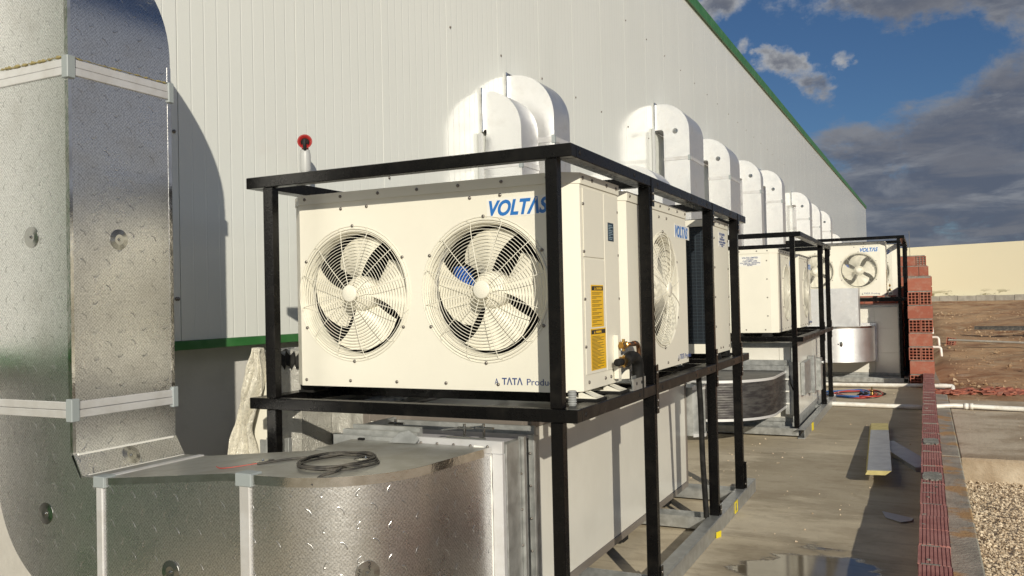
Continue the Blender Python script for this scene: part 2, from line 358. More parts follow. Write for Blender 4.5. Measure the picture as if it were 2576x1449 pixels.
M['foam'] = mat('yellow_foam', rough=0.9, fn=wear((0.56, 0.48, 0.21), (0.45, 0.38, 0.16), 12, bump=0.004, bscale=70))
M['facing'] = mat('grey_foil_facing', rough=0.4, metal=0.6, fn=wear((0.36, 0.37, 0.40), (0.44, 0.45, 0.47), 8, 0.4, 0.6, bump=0.003, bscale=50))
def plastic_fn(base, k=1.0, trans=0.0):
    def fn(t, b):
        P = t.pos()
        n = t.noise(P, 16 * k, 4, 0.6, 1.5); n2 = t.noise(P, 42 * k, 3, 0.6, 1.0)
        def ridge(x): return t.m('SUBTRACT', 1.0, t.m('ABSOLUTE', t.m('SUBTRACT', t.m('MULTIPLY', x, 2.0), 1.0)))
        h = t.m('ADD', t.m('POWER', ridge(n), 3.0), t.m('MULTIPLY', t.m('POWER', ridge(n2), 3.0), 0.4))
        t.put(b, 'Normal', t.bump(h, 0.005, 1.0))
        if trans: t.put(b, 'Alpha', t.rng(h, 0.2, 1.1, 1.0 - trans, 1.0))
    return fn
M['plastic'] = mat('plastic_sheet', (0.82, 0.78, 0.66), 0.15, spec=0.8, fn=plastic_fn(0, 1.5, 0.5))
M['wrap'] = mat('dusty_wrap', (0.46, 0.45, 0.41), 0.14, spec=0.9, fn=plastic_fn(0, 1.3))
M['cable'] = mat('black_cable', rough=0.55, fn=wear((0.03, 0.028, 0.026), (0.10, 0.09, 0.075), 15))
M['hosered'] = mat('red_hose', (0.40, 0.05, 0.035), 0.4)
M['hoseblue'] = mat('blue_hose', (0.03, 0.13, 0.38), 0.4)
M['tag'] = mat('yellow_tag', (0.72, 0.58, 0.02), 0.5)
M['paper'] = mat('scrap_paper', (0.44, 0.43, 0.45), 0.7)
M['conduit'] = mat('grey_conduit', (0.30, 0.31, 0.31), 0.5)


# ------------------------------------------------------------------ mesh builder
class MB:
    def __init__(s): s.v = []; s.f = []; s.sm = []; s.uv = []
    def add(s, vs, fs, smooth=False, uvs=None):
        o = len(s.v); s.v.extend(tuple(map(float, q)) for q in vs)
        for i, f in enumerate(fs):
            s.f.append(tuple(o + k for k in f)); s.sm.append(smooth)
            s.uv.append(None if uvs is None else [uvs[k] for k in f])
        return s
    def box(s, x0, x1, y0, y1, z0, z1, b=0.0):
        if b <= 0:
            vs = [(x, y, z) for z in (z0, z1) for y in (y0, y1) for x in (x0, x1)]
            return s.add(vs, [(0, 2, 3, 1), (4, 5, 7, 6), (0, 1, 5, 4), (2, 6, 7, 3), (0, 4, 6, 2), (1, 3, 7, 5)])
        bm = bmesh.new(); bmesh.ops.create_cube(bm, size=1)
        for q in bm.verts: q.co = Vector(((x0 + x1) / 2 + q.co.x * (x1 - x0), (y0 + y1) / 2 + q.co.y * (y1 - y0), (z0 + z1) / 2 + q.co.z * (z1 - z0)))
        bmesh.ops.bevel(bm, geom=list(bm.edges), offset=b, segments=1, affect='EDGES')
        return s.bm(bm)
    def bm(s, bm, smooth=False):
        bm.verts.index_update()
        s.add([q.co[:] for q in bm.verts], [[q.index for q in f.verts] for f in bm.faces], smooth); bm.free(); return s
    def obox(s, c, ax, ay, az, hx, hy, hz):
        c, ax, ay, az = Vector(c), Vector(ax).normalized(), Vector(ay).normalized(), Vector(az).normalized()
        vs = [c + ax * hx * i + ay * hy * j + az * hz * k for k in (-1, 1) for j in (-1, 1) for i in (-1, 1)]
        return s.add(vs, [(0, 2, 3, 1), (4, 5, 7, 6), (0, 1, 5, 4), (2, 6, 7, 3), (0, 4, 6, 2), (1, 3, 7, 5)])
    def prism(s, poly, a0, a1, emb):
        n = len(poly)
        vs = [emb(p[0], p[1], a0) for p in poly] + [emb(p[0], p[1], a1) for p in poly]
        s.add(vs, [tuple(range(n - 1, -1, -1)), tuple(range(n, 2 * n))] + [(i, (i + 1) % n, n + (i + 1) % n, n + i) for i in range(n)])
        return s
    def tube(s, path, r, n=8, smooth=True, closed=False, rs=None):
        P = [Vector(q) for q in path]; m = len(P); rings = []; nrm = None
        for i in range(m):
            a = P[(i - 1) % m] if (closed or i > 0) else P[i]
            b = P[(i + 1) % m] if (closed or i < m - 1) else P[i]
            t = (b - a).normalized()
            if nrm is None:
                nrm = t.cross(Vector((0, 0, 1)))
                if nrm.length < 0.05: nrm = t.cross(Vector((1, 0, 0)))
            nrm = (nrm - t * nrm.dot(t)).normalized(); bi = t.cross(nrm)
            rad = rs[i] if rs else r
            rings.append([P[i] + (nrm * math.cos(2 * math.pi * k / n) + bi * math.sin(2 * math.pi * k / n)) * rad for k in range(n)])
        vs = [q for g in rings for q in g]; fs = []
        for i in range(m if closed else m - 1):
            for k in range(n):
                a, b = i * n, ((i + 1) % m) * n
                fs.append((a + k, a + (k + 1) % n, b + (k + 1) % n, b + k))
        s.add(vs, fs, smooth)
        if not closed:
            s.add(rings[0], [tuple(range(n - 1, -1, -1))]); s.add(rings[-1], [tuple(range(n))])
        return s
    def lathe(s, prof, c, ax, n=24, smooth=True, ends=False):
        """prof: (radius, height along ax)"""
        ax = Vector(ax).normalized(); e = ax.cross(Vector((0, 0, 1)))
        if e.length < 0.1: e = ax.cross(Vector((0, 1, 0)))
        e.normalize(); g = ax.cross(e); c = Vector(c)
        vs = [c + ax * h + (e * math.cos(2 * math.pi * k / n) + g * math.sin(2 * math.pi * k / n)) * r for r, h in prof for k in range(n)]
        fs = [(i * n + k, i * n + (k + 1) % n, (i + 1) * n + (k + 1) % n, (i + 1) * n + k) for i in range(len(prof) - 1) for k in range(n)]
        s.add(vs, fs, smooth)
        if ends:
            s.add(vs[:n], [tuple(range(n - 1, -1, -1))]); s.add(vs[-n:], [tuple(range(n))])
        return s
    def ribbon(s, outer, inner, c0, c1, emb):
        """solid between two polylines of equal length, extruded from c0 to c1"""
        n = len(outer)
        def strip(A, B, smooth, uvs): s.add(A + B, [(i, i + 1, len(A) + i + 1, len(A) + i) for i in range(len(A) - 1)], smooth, uvs)
        for line in (outer, inner):
            L = [0]
            for i in range(1, n): L.append(L[-1] + math.hypot(line[i][0] - line[i - 1][0], line[i][1] - line[i - 1][1]))
            strip([emb(a, b, c0) for a, b in line], [emb(a, b, c1) for a, b in line], True, [(l, c0) for l in L] + [(l, c1) for l in L])
        for c in (c0, c1):
            strip([emb(a, b, c) for a, b in outer], [emb(a, b, c) for a, b in inner], False, list(outer) + list(inner))
        for k in (0, -1):
            q = [emb(*outer[k], c0), emb(*outer[k], c1), emb(*inner[k], c1), emb(*inner[k], c0)]
            s.add(q, [(0, 1, 2, 3)])
        return s
    def build(s, name, m, parent=None, local=False, fix=True):
        me = bpy.data.meshes.new(name)
        off = Vector((0, 0, 0))
        if parent is not None and not local:
            off = Vector(parent.location)
            q = parent.parent
            while q is not None: off = off + Vector(q.location); q = q.parent
        V = [(a - off.x, b - off.y, c - off.z) for a, b, c in s.v]
        me.from_pydata(V, [], s.f)
        me.polygons.foreach_set('use_smooth', s.sm)
        ul = me.uv_layers.new(name='UVMap'); k = 0; buf = np.zeros(len(me.loops) * 2)
        for f, pu, pol in zip(s.f, s.uv, me.polygons):
            if pu is None:
                nn_ = pol.normal; a = max(range(3), key=lambda i: abs(nn_[i]))
                ij = ((1, 2), (0, 2), (0, 1))[a]
                for q in f:
                    buf[k] = s.v[q][ij[0]]; buf[k + 1] = s.v[q][ij[1]]; k += 2
            else:
                for q in pu: buf[k] = q[0]; buf[k + 1] = q[1]; k += 2
        ul.data.foreach_set('uv', buf)
        if fix:
            bm = bmesh.new(); bm.from_mesh(me); bmesh.ops.recalc_face_normals(bm, faces=bm.faces); bm.to_mesh(me); bm.free()
        me.materials.append(m)
        o = bpy.data.objects.new(name, me); COL.objects.link(o)
        if parent is not None: o.parent = parent
        return o

XZ = lambda a, b, c: (a, c, b)      # profile in x,z extruded along y
XY = lambda a, b, c: (a, b, c)      # plan outline extruded along z
YZ = lambda a, b, c: (c, a, b)

def tag(o, label=None, cat=None, group=None, kind=None):
    if label: o['label'] = label
    if cat: o['category'] = cat
    if group: o['group'] = group
    if kind: o['kind'] = kind
    return o
def thing(name, label, cat, loc=(0, 0, 0), group=None, rz=0.0):
    o = bpy.data.objects.new(name, None); COL.objects.link(o); o.empty_display_size = 0.1
    o.location = loc; o.rotation_euler = (0, 0, rz)
    return tag(o, label, cat, group)
def copy_tree(o, parent=None):
    c = o.copy(); COL.objects.link(c)
    if parent is not None: c.parent = parent
    for ch in [x for x in bpy.data.objects if x.parent == o]: copy_tree(ch, c)
    return c
def arc(cx, cz, r, a0, a1, n):
    return [(cx + r * math.cos(R(a0 + (a1 - a0) * i / n)), cz + r * math.sin(R(a0 + (a1 - a0) * i / n))) for i in range(n + 1)]
def bend(pts, r=0.05, n=6):
    """round the corners of a polyline"""
    P = [Vector(q) for q in pts]; out = [P[0]]
    for i in range(1, len(P) - 1):
        a = (P[i - 1] - P[i]); b = (P[i + 1] - P[i]); k = min(r, a.length * 0.49, b.length * 0.49)
        p0 = P[i] + a.normalized() * k; p2 = P[i] + b.normalized() * k
        for j in range(n + 1):
            t = j / n; out.append(p0 * (1 - t) ** 2 + P[i] * 2 * t * (1 - t) + p2 * t * t)
    out.append(P[-1]); return out
def text(mb, body, size, org, ux, uz, shear=0.0, bold=0.0, spacing=1.0, depth=0.0006, width=None, align='LEFT'):
    """lettering as thin relief; ux = reading direction, uz = up"""
    cu = bpy.data.curves.new('lettering', 'FONT'); cu.body = body; cu.size = size; cu.shear = shear; cu.offset = bold
    cu.space_character = spacing; cu.extrude = depth; cu.resolution_u = 4
    ob = bpy.data.objects.new('lettering', cu); COL.objects.link(ob)
    dg = bpy.context.evaluated_depsgraph_get(); me = ob.evaluated_get(dg).to_mesh()
    V = np.array([q.co[:] for q in me.vertices]); F = [tuple(q.vertices) for q in me.polygons]
    ob.evaluated_get(dg).to_mesh_clear(); bpy.data.objects.remove(ob); bpy.data.curves.remove(cu)
    V[:, 0] -= V[:, 0].min()
    if width: V[:, 0] *= width / V[:, 0].max()
    if align == 'CENTER': V[:, 0] -= V[:, 0].max() / 2
    o = Vector(org); X = Vector(ux); Z = Vector(uz); N = X.cross(Z)
    mb.add([o + X * q[0] + Z * q[1] + N * q[2] for q in V], F)

# ------------------------------------------------------------------ ground and setting
def terrain_h(x, y):
    s = np.clip((y - 13.0) / 42.0, 0, 1); base = -0.03 + 1.1 * s * (0.6 + 0.4 * s)
    near = np.clip((13.5 - y) / 3.5, 0, 1) * (x > 0.1)
    return base - 0.32 * near
def make_terrain():
    xs = np.concatenate([np.linspace(-400, -8, 12), np.linspace(-6, 0, 7), np.linspace(0.3, 24, 80), np.linspace(26, 400, 16)])
    ys = np.concatenate([np.linspace(-400, -8, 12), np.linspace(-6, 13, 30), np.linspace(13.4, 62, 120), np.linspace(65, 700, 18)])
    X, Y = np.meshgrid(xs, ys); Z = terrain_h(X, Y)
    amp = np.clip((Y - 15.5) / 3, 0, 1) * np.clip((X - 0.35) / 0.5, 0, 1) * (Y < 54)
    Z = Z + amp * (0.05 * np.sin(X * 1.7 + Y * 0.7) + 0.04 * np.sin(Y * 1.9 - X * 0.6) + 0.05 * (rng.random(X.shape) - 0.5))
    for mx, my, mr, mh in ((4.9, 35.5, 1.6, 0.75), (3.3, 33.5, 1.3, 0.25), (2.1, 21.5, 0.8, 0.10), (3.4, 24.5, 1.2, 0.14)):
        Z += mh * np.exp(-((X - mx) ** 2 + (Y - my) ** 2) / mr ** 2)
    Z = np.where(X < 0.25, np.minimum(Z, -0.06 + 1.1 * np.clip((Y - 30) / 25, 0, 1)), Z)
    n, m = X.shape; b = MB()
    b.add(np.stack([X.ravel(), Y.ravel(), Z.ravel()], 1), [(i * m + j, i * m + j + 1, (i + 1) * m + j + 1, (i + 1) * m + j) for i in range(n - 1) for j in range(m - 1)], True)
    return tag(b.build('ground', M['dirt']), kind='structure')
make_terrain()
b = MB(); b.box(-4.3, 0.25, -7, 32, -0.6, 0.0, 0.012)
tag(b.build('pavement', M['concrete']), kind='structure')
b = MB(); b.box(0.085, 0.262, -6, 9.34, -0.55, 0.004, 0.01); b.box(0.085, 0.262, 9.36, 30, -0.55, 0.004, 0.01)
tag(b.build('kerb', M['ledge']), kind='structure')
b = MB(); b.box(0.256, 9.0, 9.34, 15.0, -0.6, -0.008, 0.02)
tag(b.build('concrete_pad', M['slab']), kind='structure')

# gravel in the pit beside the wall
def rocks(name, m, pts, smin, smax, flat=0.7):
    b = MB()
    base = np.array([(1, 0, 0), (-1, 0, 0), (0, 1, 0), (0, -1, 0), (0, 0, 1), (0, 0, -1)], float)
    fs = [(0, 2, 4), (2, 1, 4), (1, 3, 4), (3, 0, 4), (2, 0, 5), (1, 2, 5), (3, 1, 5), (0, 3, 5)]
    for p in pts:
        s_ = smin + (smax - smin) * rng.random() ** 2
        q = base * (0.6 + 0.7 * rng.random((6, 1))) * s_ * np.array([1, 0.8, flat]); a = rng.random() * 6.28; t = (rng.random() - 0.5) * 1.2
        ca, sa, ct, st = math.cos(a), math.sin(a), math.cos(t), math.sin(t)
        q = np.stack([q[:, 0], q[:, 1] * ct - q[:, 2] * st, q[:, 1] * st + q[:, 2] * ct], 1)
        q = np.stack([q[:, 0] * ca - q[:, 1] * sa, q[:, 0] * sa + q[:, 1] * ca, q[:, 2]], 1) + np.array(p)
        b.add(q, fs)
    return b.build(name, m, fix=False)
pts = []
for _ in range(17000):
    x = 0.25 + 1.5 * rng.random(); y = 4.2 + 5.15 * rng.random()
    pts.append((x, y, -0.262 + 0.03 * rng.random() + 0.05 * math.sin(x * 4 + y * 1.3) * (x - 0.25)))
tag(rocks('gravel', M['stone'], pts, 0.006, 0.021), 'loose pale crushed stone filling the pit right of the low brick wall', 'gravel', kind='stuff')
b = MB(); b.box(0.256, 6, -6, 9.345, -0.6, -0.285)
tag(b.build('pit_floor', M['stone']), kind='structure')
pts = [(-1.25 + 1.2 * rng.random(), 4.6 + 12 * rng.random(), 0.003) for _ in range(90)]
pts += [(-2.0 + 0.7 * rng.random(), 6.9 + 3 * rng.random(), 0.003) for _ in range(60)] + [(0.28 + 1.6 * rng.random(), 9.6 + 5.3 * rng.random(), -0.004) for _ in range(60)]
tag(rocks('pebbles', M['stone'], pts, 0.004, 0.014), 'scattered crumbs of stone and mortar on the concrete yard', 'pebbles', kind='stuff')
pts = []
for _ in range(1500):
    y = 16 + 28 * rng.random() ** 1.4; x = 0.4 + 6.0 * rng.random()
    pts.append((x, y, float(terrain_h(np.array(x), np.array(y))) + 0.015))
tag(rocks('earth_clods', M['clod'], pts, 0.012, 0.07), 'clods and stones strewn over the bare brown earth', 'clods', kind='stuff')
b = MB()
for _ in range(210):
    x = 0.13 + 1.3 * rng.random() ** 0.8; y = 15.0 + 0.55 * rng.random() + 0.25 * rng.normal() * 0.5 + 0.2 * x; a = rng.random() * 3.14; l = 0.03 + 0.07 * rng.random()
    t = (rng.random() - 0.5) * 0.7
    b.obox((x, y, 0.012 + 0.03 * rng.random() * math.exp(-((x - 0.9) / 0.4) ** 2 * 0.8)), (math.cos(a), math.sin(a), t), (-math.sin(a), math.cos(a), 0), (-t * math.cos(a), -t * math.sin(a), 1), l, 0.025 + 0.03 * rng.random(), 0.007)
tag(b.build('brick_rubble', M['brick'], fix=False), 'low heap of broken red brick shards along the edge of the concrete pad', 'rubble', kind='stuff')

# ------------------------------------------------------------------ warehouse
XW = -4.1
bl = thing('warehouse', 'long white warehouse clad in ribbed panels with green eaves and a green bottom flashing', 'warehouse', (XW, 30, 0))
ztop = lambda y: 7.245 + 0.0168 * y
b = MB(); y = 3.77 - 1.1 * 16
while y < 73.0:
    y1 = min(y + 1.1, 73.1)
    vs = [(XW, y + 0.003, 1.41), (XW, y1 - 0.003, 1.41), (XW, y1 - 0.003, ztop(y1)), (XW, y + 0.003, ztop(y))]
    vs += [(XW - 0.012, a, c) for _, a, c in vs]
    b.add(vs, [(0, 1, 2, 3), (0, 4, 5, 1), (1, 5, 6, 2), (2, 6, 7, 3), (3, 7, 4, 0)]); y = y1
b.build('wall_cladding', M['cladding'], bl)
b = MB(); b.prism([(-13.9, 1.41), (73.05, 1.41), (73.05, ztop(73.05) - 0.01), (-13.9, ztop(-13.9) - 0.01)], XW - 0.10, XW - 0.014, YZ)
b.build('wall_core', M['gap'], bl)
b = MB()  # unseen panel added so the foreground duct reflects something dark
for k in range(26): b.box(XW + 0.004, XW + 0.020 + 0.006 * (k % 2), -2.6, 1.72, 0.02 + 0.15 * k, 0.168 + 0.15 * k, 0.004)
b.build('added_reflection_panel', M['reflection_panel'], bl)
b = MB(); b.box(XW + 0.002, XW + 0.06, -2.70, -2.61, 0.0, 4.0, 0.004); b.box(XW + 0.002, XW + 0.06, 1.73, 1.82, 0.0, 4.0, 0.004); b.box(XW + 0.002, XW + 0.06, -2.70, 1.82, 4.002, 4.15, 0.004)
b.build('added_panel_frame', M['green'], bl)  # frame of the added panel, out of view as well
b = MB(); b.box(-40, XW - 0.16, -13.8, 73.0, -0.3, 1.44); b.build('base_wall', M['plaster'], bl)
b = MB(); b.box(-40, XW - 0.12, 73.0, 73.09, 1.41, 8.4); b.box(-40, XW - 0.12, -13.9, -13.8, 1.41, 6.9); b.box(-40, -39.9, -13.8, 73, 0, 8.0)
b.build('end_wall', M['cladding'], bl)
b = MB(); b.box(XW - 0.16, XW + 0.018, -13.8, 73.1, 1.352, 1.408, 0.003); b.build('bottom_flashing', M['green'], bl)
b = MB(); b.prism([(-13.9, ztop(-13.9) - 0.02), (73.2, ztop(73.2) - 0.02), (73.2, ztop(73.2) + 0.20), (-13.9, ztop(-13.9) + 0.20)], XW - 0.06, XW + 0.05, YZ)
b.build('eave_trim', M['green'], bl)
b = MB(); b.prism([(-13.9, ztop(-13.9) + 0.10), (73.2, ztop(73.2) + 0.10), (73.2, ztop(73.2) + 0.16), (-13.9, ztop(-13.9) + 0.16)], -40, XW - 0.065, YZ)
b.build('roof', M['roof'], bl)
b = MB(); b.lathe([(0.012, -0.002), (0.012, 0.006), (0.007, 0.012), (0.0, 0.014)], (0, 0, 0), (1, 0, 0), 8)
sc0 = b.build('screw_head', M['screw'], bl, True); sc0.location = Vector((XW + 0.001, 3.748, 1.667)) - bl.location
for k in range(0, 24):
    yy = 3.77 + 1.1 * k + 0.075
    for z in (1.667, 2.69, 4.3, 5.97):
        q = sc0.copy(); COL.objects.link(q); q.location = Vector((XW + 0.001, yy - 0.11 * (k % 7 == 0), z)) - bl.location

# ------------------------------------------------------------------ ducts
def disc(mb, c, n, r=0.047):
    mb.lathe([(r, 0.0005), (r, 0.002), (r * 0.5, 0.0045), (r * 0.2, 0.004), (r * 0.18, 0.006), (0.005, 0.006), (0.004, 0.012), (0, 0.012)], c, n, 28, smooth=False)

def wall_duct(label, y0, y1, xr, zt, zjoint, washers=(), strip=True):
    w_ = 0.44; xl = xr - w_; cx = max(xl - 0.05, XW + 0.03); ro = xr - cx; zs = zt - ro; ri = max(xl - cx, 0.02)
    t = thing('wall_duct', label, 'air duct', (xr - w_ / 2, (y0 + y1) / 2, 0.3), 'foil ducts arching into the warehouse wall')
    b = MB(); b.ribbon([(xr, 0.3), (xr, zjoint - 0.03)], [(xl, 0.3), (xl, zjoint - 0.03)], y0, y1, XZ); b.build('riser', M['foil_white'], t)
    o = [(xr, zjoint + 0.03)] + arc(cx, zs, ro, 0, 90, 16) + [(XW + 0.002, zs + ro)]
    i = [(xl, zjoint + 0.03)] + arc(cx, zs, ri, 0, 90, 16) + [(XW + 0.002, zs + ri)]
    b = MB(); b.ribbon(o, i, y0, y1, XZ); b.build('elbow', M['foil_white'], t)
    b = MB(); b.box(xl - 0.006, xr + 0.006, y0 - 0.006, y1 + 0.006, zjoint - 0.03, zjoint + 0.03, 0.002); b.build('joint_strip', M['strip'], t)
    b = MB(); b.box(xr - 0.03, xr + 0.009, y0 - 0.009, y0 + 0.03, zjoint - 0.045, zjoint + 0.045, 0.002); b.build('corner_clip', M['clip'], t)
    b = MB(); b.box(XW + 0.001, XW + 0.03, y0 - 0.05, y1 + 0.02, zs + ri - 0.04, zt + 0.035, 0.008); b.build('wall_collar', M['foil_edge'], t)
    for zz_ in washers:
        b = MB(); disc(b, ((xl + xr) / 2 - 0.02, y0, zz_), (0, -1, 0)); b.build('washer', M['washer'], t)
    return t
G = (('shorter foil duct arching into the wall nearest the front rack', 7.78, 8.20, -3.655, 3.80, 3.02, ()),
     ('taller foil duct arching into the wall just behind the nearest short one', 8.37, 8.82, -3.54, 4.10, 3.35, ()),
     ('low foil duct elbow rising just over the top beam of the front rack', 12.2, 12.9, -3.45, 3.62, 2.5, ()),
     ('tall wide foil duct beside the dark wall slot, one washer on its arch', 14.1, 15.1, -3.50, 4.93, 3.98, (4.45,)),
     ('second tall wide foil duct with a washer, between the wide duct and the narrow one', 17.4, 18.4, -3.50, 4.88, 4.05, (4.45,)),
     ('narrow foil duct with a washer, left one of the middle pair', 21.0, 21.35, -3.50, 4.95, 4.15, (4.55,)),
     ('rounded foil duct with a washer, right one of the middle pair', 24.4, 24.95, -3.50, 5.15, 4.25, (4.6,)),
     ('far foil duct behind the second rack with a black post mark at its left', 30.6, 31.3, -3.50, 5.2, 4.25, (4.7,)),
     ('slim far foil duct, last but one before the end of the wall', 33.8, 34.4, -3.50, 5.15, 4.2, ()),
     ('farthest tall foil duct against the end of the warehouse wall', 37.8, 38.5, -3.50, 5.2, 4.3, (4.7,)))
for g in G: wall_duct(g[0], *g[1:6], washers=g[6])
wall_duct('tiny far elbow top peeping over the third rack beam', 43.0, 43.7, -3.5, 4.55, 3.7)

# the big duct in the foreground
XR, Y0, Y1 = -3.29, 2.43, 2.98; XL = -3.80
nd = thing('foreground_duct', 'huge embossed foil duct at the left edge, bending low towards the damper', 'air duct', (-3.55, 2.7, 0.3))
b = MB(); b.ribbon([(XR, 1.215), (XR, 2.625)], [(XL, 1.215), (XL, 2.625)], Y0, Y1, XZ); b.build('riser', M['foil'], nd)
cx, zc = -3.91, 2.80
o = [(XR, 2.695)] + arc(cx, zc, XR - cx, 0, 90, 20) + [(XW + 0.002, zc + XR - cx)]
i = [(XL, 2.695)] + arc(cx, zc, XL - cx, 0, 90, 20) + [(XW + 0.002, zc + XL - cx)]
b = MB(); b.ribbon(o, i, Y0, Y1, XZ); b.build('top_elbow', M['foil'], nd)
ZT, ZB = 0.90, 0.35
cx, zc = -3.27, 0.87; ro = 0.53
o = [(XL, 1.145)] + [(cx - ro * math.cos(R(a)), zc - (zc - ZB) * math.sin(R(a))) for a in np.linspace(0, 90, 21)] + [(-3.135, ZB)]
i = [(XR, 1.145), (XR, 0.992)] + [(XR + (0.05) * k / 18, 0.992 - (0.992 - ZT) * k / 18) for k in range(1, 19)] + [(-3.21, ZT), (-3.135, ZT)]
while len(i) > len(o): i.pop(5)
while len(i) < len(o): i.insert(5, ((i[4][0] + i[5][0]) / 2, (i[4][1] + i[5][1]) / 2))
b = MB(); b.ribbon(o, i, Y0, Y1, XZ); b.build('bottom_elbow', M['foil'], nd)
b = MB(); b.add([(XR + 0.004, Y0, 0.992), (XR + 0.004, Y1, 0.992), (XR + 0.06, Y1, 0.903), (XR + 0.06, Y0, 0.903),
                 (XR - 0.01, Y0, 0.985), (XR - 0.01, Y1, 0.985), (XR + 0.045, Y1, 0.896), (XR + 0.045, Y0, 0.896)],
                [(0, 1, 2, 3), (0, 3, 7, 4), (1, 5, 6, 2), (0, 4, 5, 1), (3, 2, 6, 7)])
b.build('inner_corner_plate', M['foil'], nd)
Z2 = 0.968                              # the lid ramps up to here before the side elbow
RAMP = [(-3.098, ZT), (-3.06, ZT + 0.002), (-2.41, Z2 - 0.002), (-2.352, Z2)]
b = MB(); b.ribbon(RAMP, [(a, ZB) for a, _ in RAMP], Y0, Y1, XZ); b.build('ramp_section', M['foil'], nd)
F2 = [(-2.29, Y0), (-2.20, Y0 + 0.002)] + [(-2.20 + 0.445 * math.sin(R(a)), 2.88 - 0.448 * math.cos(R(a))) for a in np.linspace(6, 90, 19)] + [(-1.735, 3.05), (-1.712, 3.262)]
B2 = [(-2.352, Y1), (-2.38, Y1)] + [(-2.44 + 0.0 * a, Y1 + 0.002 + (3.12 - Y1) * a / 90) for a in np.linspace(0, 90, 19)] + [(-2.445, 3.16), (-2.45, 3.262)]
b = MB(); b.ribbon(F2, B2, ZB, Z2, XY); b.add([(-2.352, Y0, ZB), (-2.29, Y0, ZB), (-2.29, Y0, Z2), (-2.352, Y0, Z2)], [(0, 1, 2, 3)]); b.build('side_elbow', M['foil'], nd)
b = MB(); b.ribbon([(a, c + 0.004) for a, c in RAMP], [(a, c + 0.001) for a, c in RAMP], Y0 + 0.002, Y1, XZ)
b.box(-3.225, -3.135, Y0 + 0.004, Y1, ZT + 0.001, ZT + 0.004); b.build('lid', M['dusty_foil'], nd)
b = MB(); b.prism([(-2.351, Y0 + 0.001)] + F2 + B2[::-1], Z2 + 0.001, Z2 + 0.005, XY); b.build('lid', M['dusty_foil'], nd)
def edge_tape(P, h0, h1, dd):
    b = MB(); out = []
    for k in range(len(P)):
        a = Vector(P[max(k - 1, 0)]); c = Vector(P[min(k + 1, len(P) - 1)]); t = (c - a).normalized(); out.append((P[k][0] + t.y * dd, P[k][1] - t.x * dd))
    b.ribbon(out, P, h0, h1, XY); return b
edge_tape(F2, Z2 - 0.028, Z2 + 0.007, 0.003).build('edge_tape', M['foil_edge'], nd)
b = MB(); b.ribbon([(a, c + 0.006) for a, c in RAMP], [(a, c - 0.022) for a, c in RAMP], Y0 - 0.002, Y0 + 0.001, XZ); b.build('edge_tape', M['foil_edge'], nd)
for zz_ in (1.18, 2.66):
    b = MB(); b.box(XL - 0.008, XR + 0.008, Y0 - 0.008, Y1 + 0.008, zz_ - 0.035, zz_ - 0.001, 0.002)
    b.box(XL - 0.006, XR + 0.006, Y0 - 0.006, Y1 + 0.006, zz_ + 0.001, zz_ + 0.035, 0.002); b.build('joint_strip', M['strip'], nd)
    for (px, py) in ((XR, Y0), (XR, Y1)):
        b = MB(); sx = 0.028; b.box(px - sx, px + 0.012, py - (0.012 if py == Y0 else 0.02), py + (sx if py == Y0 else 0.012), zz_ - 0.05, zz_ + 0.048, 0.003); b.build('corner_clip', M['clip'], nd)
b = MB(); b.box(-3.137, -3.10, Y0 - 0.010, Y0 + 0.02, 0.3, ZT - 0.02, 0.003); b.box(-3.137, -3.10, Y0 - 0.006, Y1, ZT + 0.002, ZT + 0.009, 0.002); b.build('joint_strip', M['strip'], nd)
b = MB(); b.box(-3.15, -3.085, Y0 - 0.014, Y0 + 0.05, ZT - 0.035, ZT + 0.012, 0.003); b.build('corner_clip', M['clip'], nd)
b = MB(); b.box(-2.346, -2.296, Y0 - 0.010, Y0 + 0.02, 0.3, Z2 - 0.02, 0.003); b.build('joint_strip', M['strip'], nd)
b = MB(); b.box(-2.362, -2.284, Y0 - 0.014, Y0 + 0.05, Z2 - 0.038, Z2 + 0.012, 0.003); b.build('corner_clip', M['clip'], nd)
b = MB()
for (x_, z0_, z1_) in ((XR, 1.23, 2.60), (XR, 2.71, 2.95)):
    b.box(x_ - 0.022, x_ + 0.0015, Y0 - 0.0015, Y0 + 0.014, z0_, z1_); b.box(x_ - 0.004, x_ + 0.0015, Y1 - 0.02, Y1 + 0.0015, z0_, min(z1_, 2.78))
b.box(XR - 0.014, XR + 0.0015, Y0 - 0.0015, Y0 + 0.014, 1.0, 1.13)
b.build('corner_tape', M['foil_edge'], nd)
b = MB(); b.box(XR - 0.001, XR + 0.010, Y0 + 0.02, Y1 - 0.02, 0.985, 0.993); b.box(XR + 0.056, XR + 0.066, Y0 + 0.03, Y1 - 0.01, 0.898, 0.906)
b.build('sealant_bead', M['sticker'], nd)
b = MB(); b.tube([(XR + 0.001, Y0 + 0.01 + 0.53 * k / 40, 2.700 + 0.005 * rng.random()) for k in range(41)], 0.006, 5, rs=[0.0012 + 0.006 * rng.random() ** 3 for k in range(41)]); b.build('glue_line', M['glue'], nd)
b = MB(); b.tube([(XR - 0.01 - 0.49 * k / 40, Y0 - 0.001, 2.702 + 0.006 * rng.random()) for k in range(41)], 0.006, 5, rs=[0.0015 + 0.009 * rng.random() ** 3 for k in range(41)])
b.build('glue_line', M['glue'], nd)
for c, n_ in (((-3.545, Y0, 1.935), (0, -1, 0)), ((XR, 2.675, 1.925), (1, 0, 0)), ((XR + 0.030, 2.70, 0.9465), (0.85, 0, 0.53)), ((-3.47, Y0, 0.726), (0, -1, 0)),
              ((-2.72, Y0, 0.56), (0, -1, 0)), ((-2.08, 2.86, Z2 + 0.005), (0, 0, 1)), ((-2.50, 2.72, Z2 - 0.008), (-0.1, 0, 1))):
    b = MB(); disc(b, c, n_); b.build('washer', M['washer'], nd)
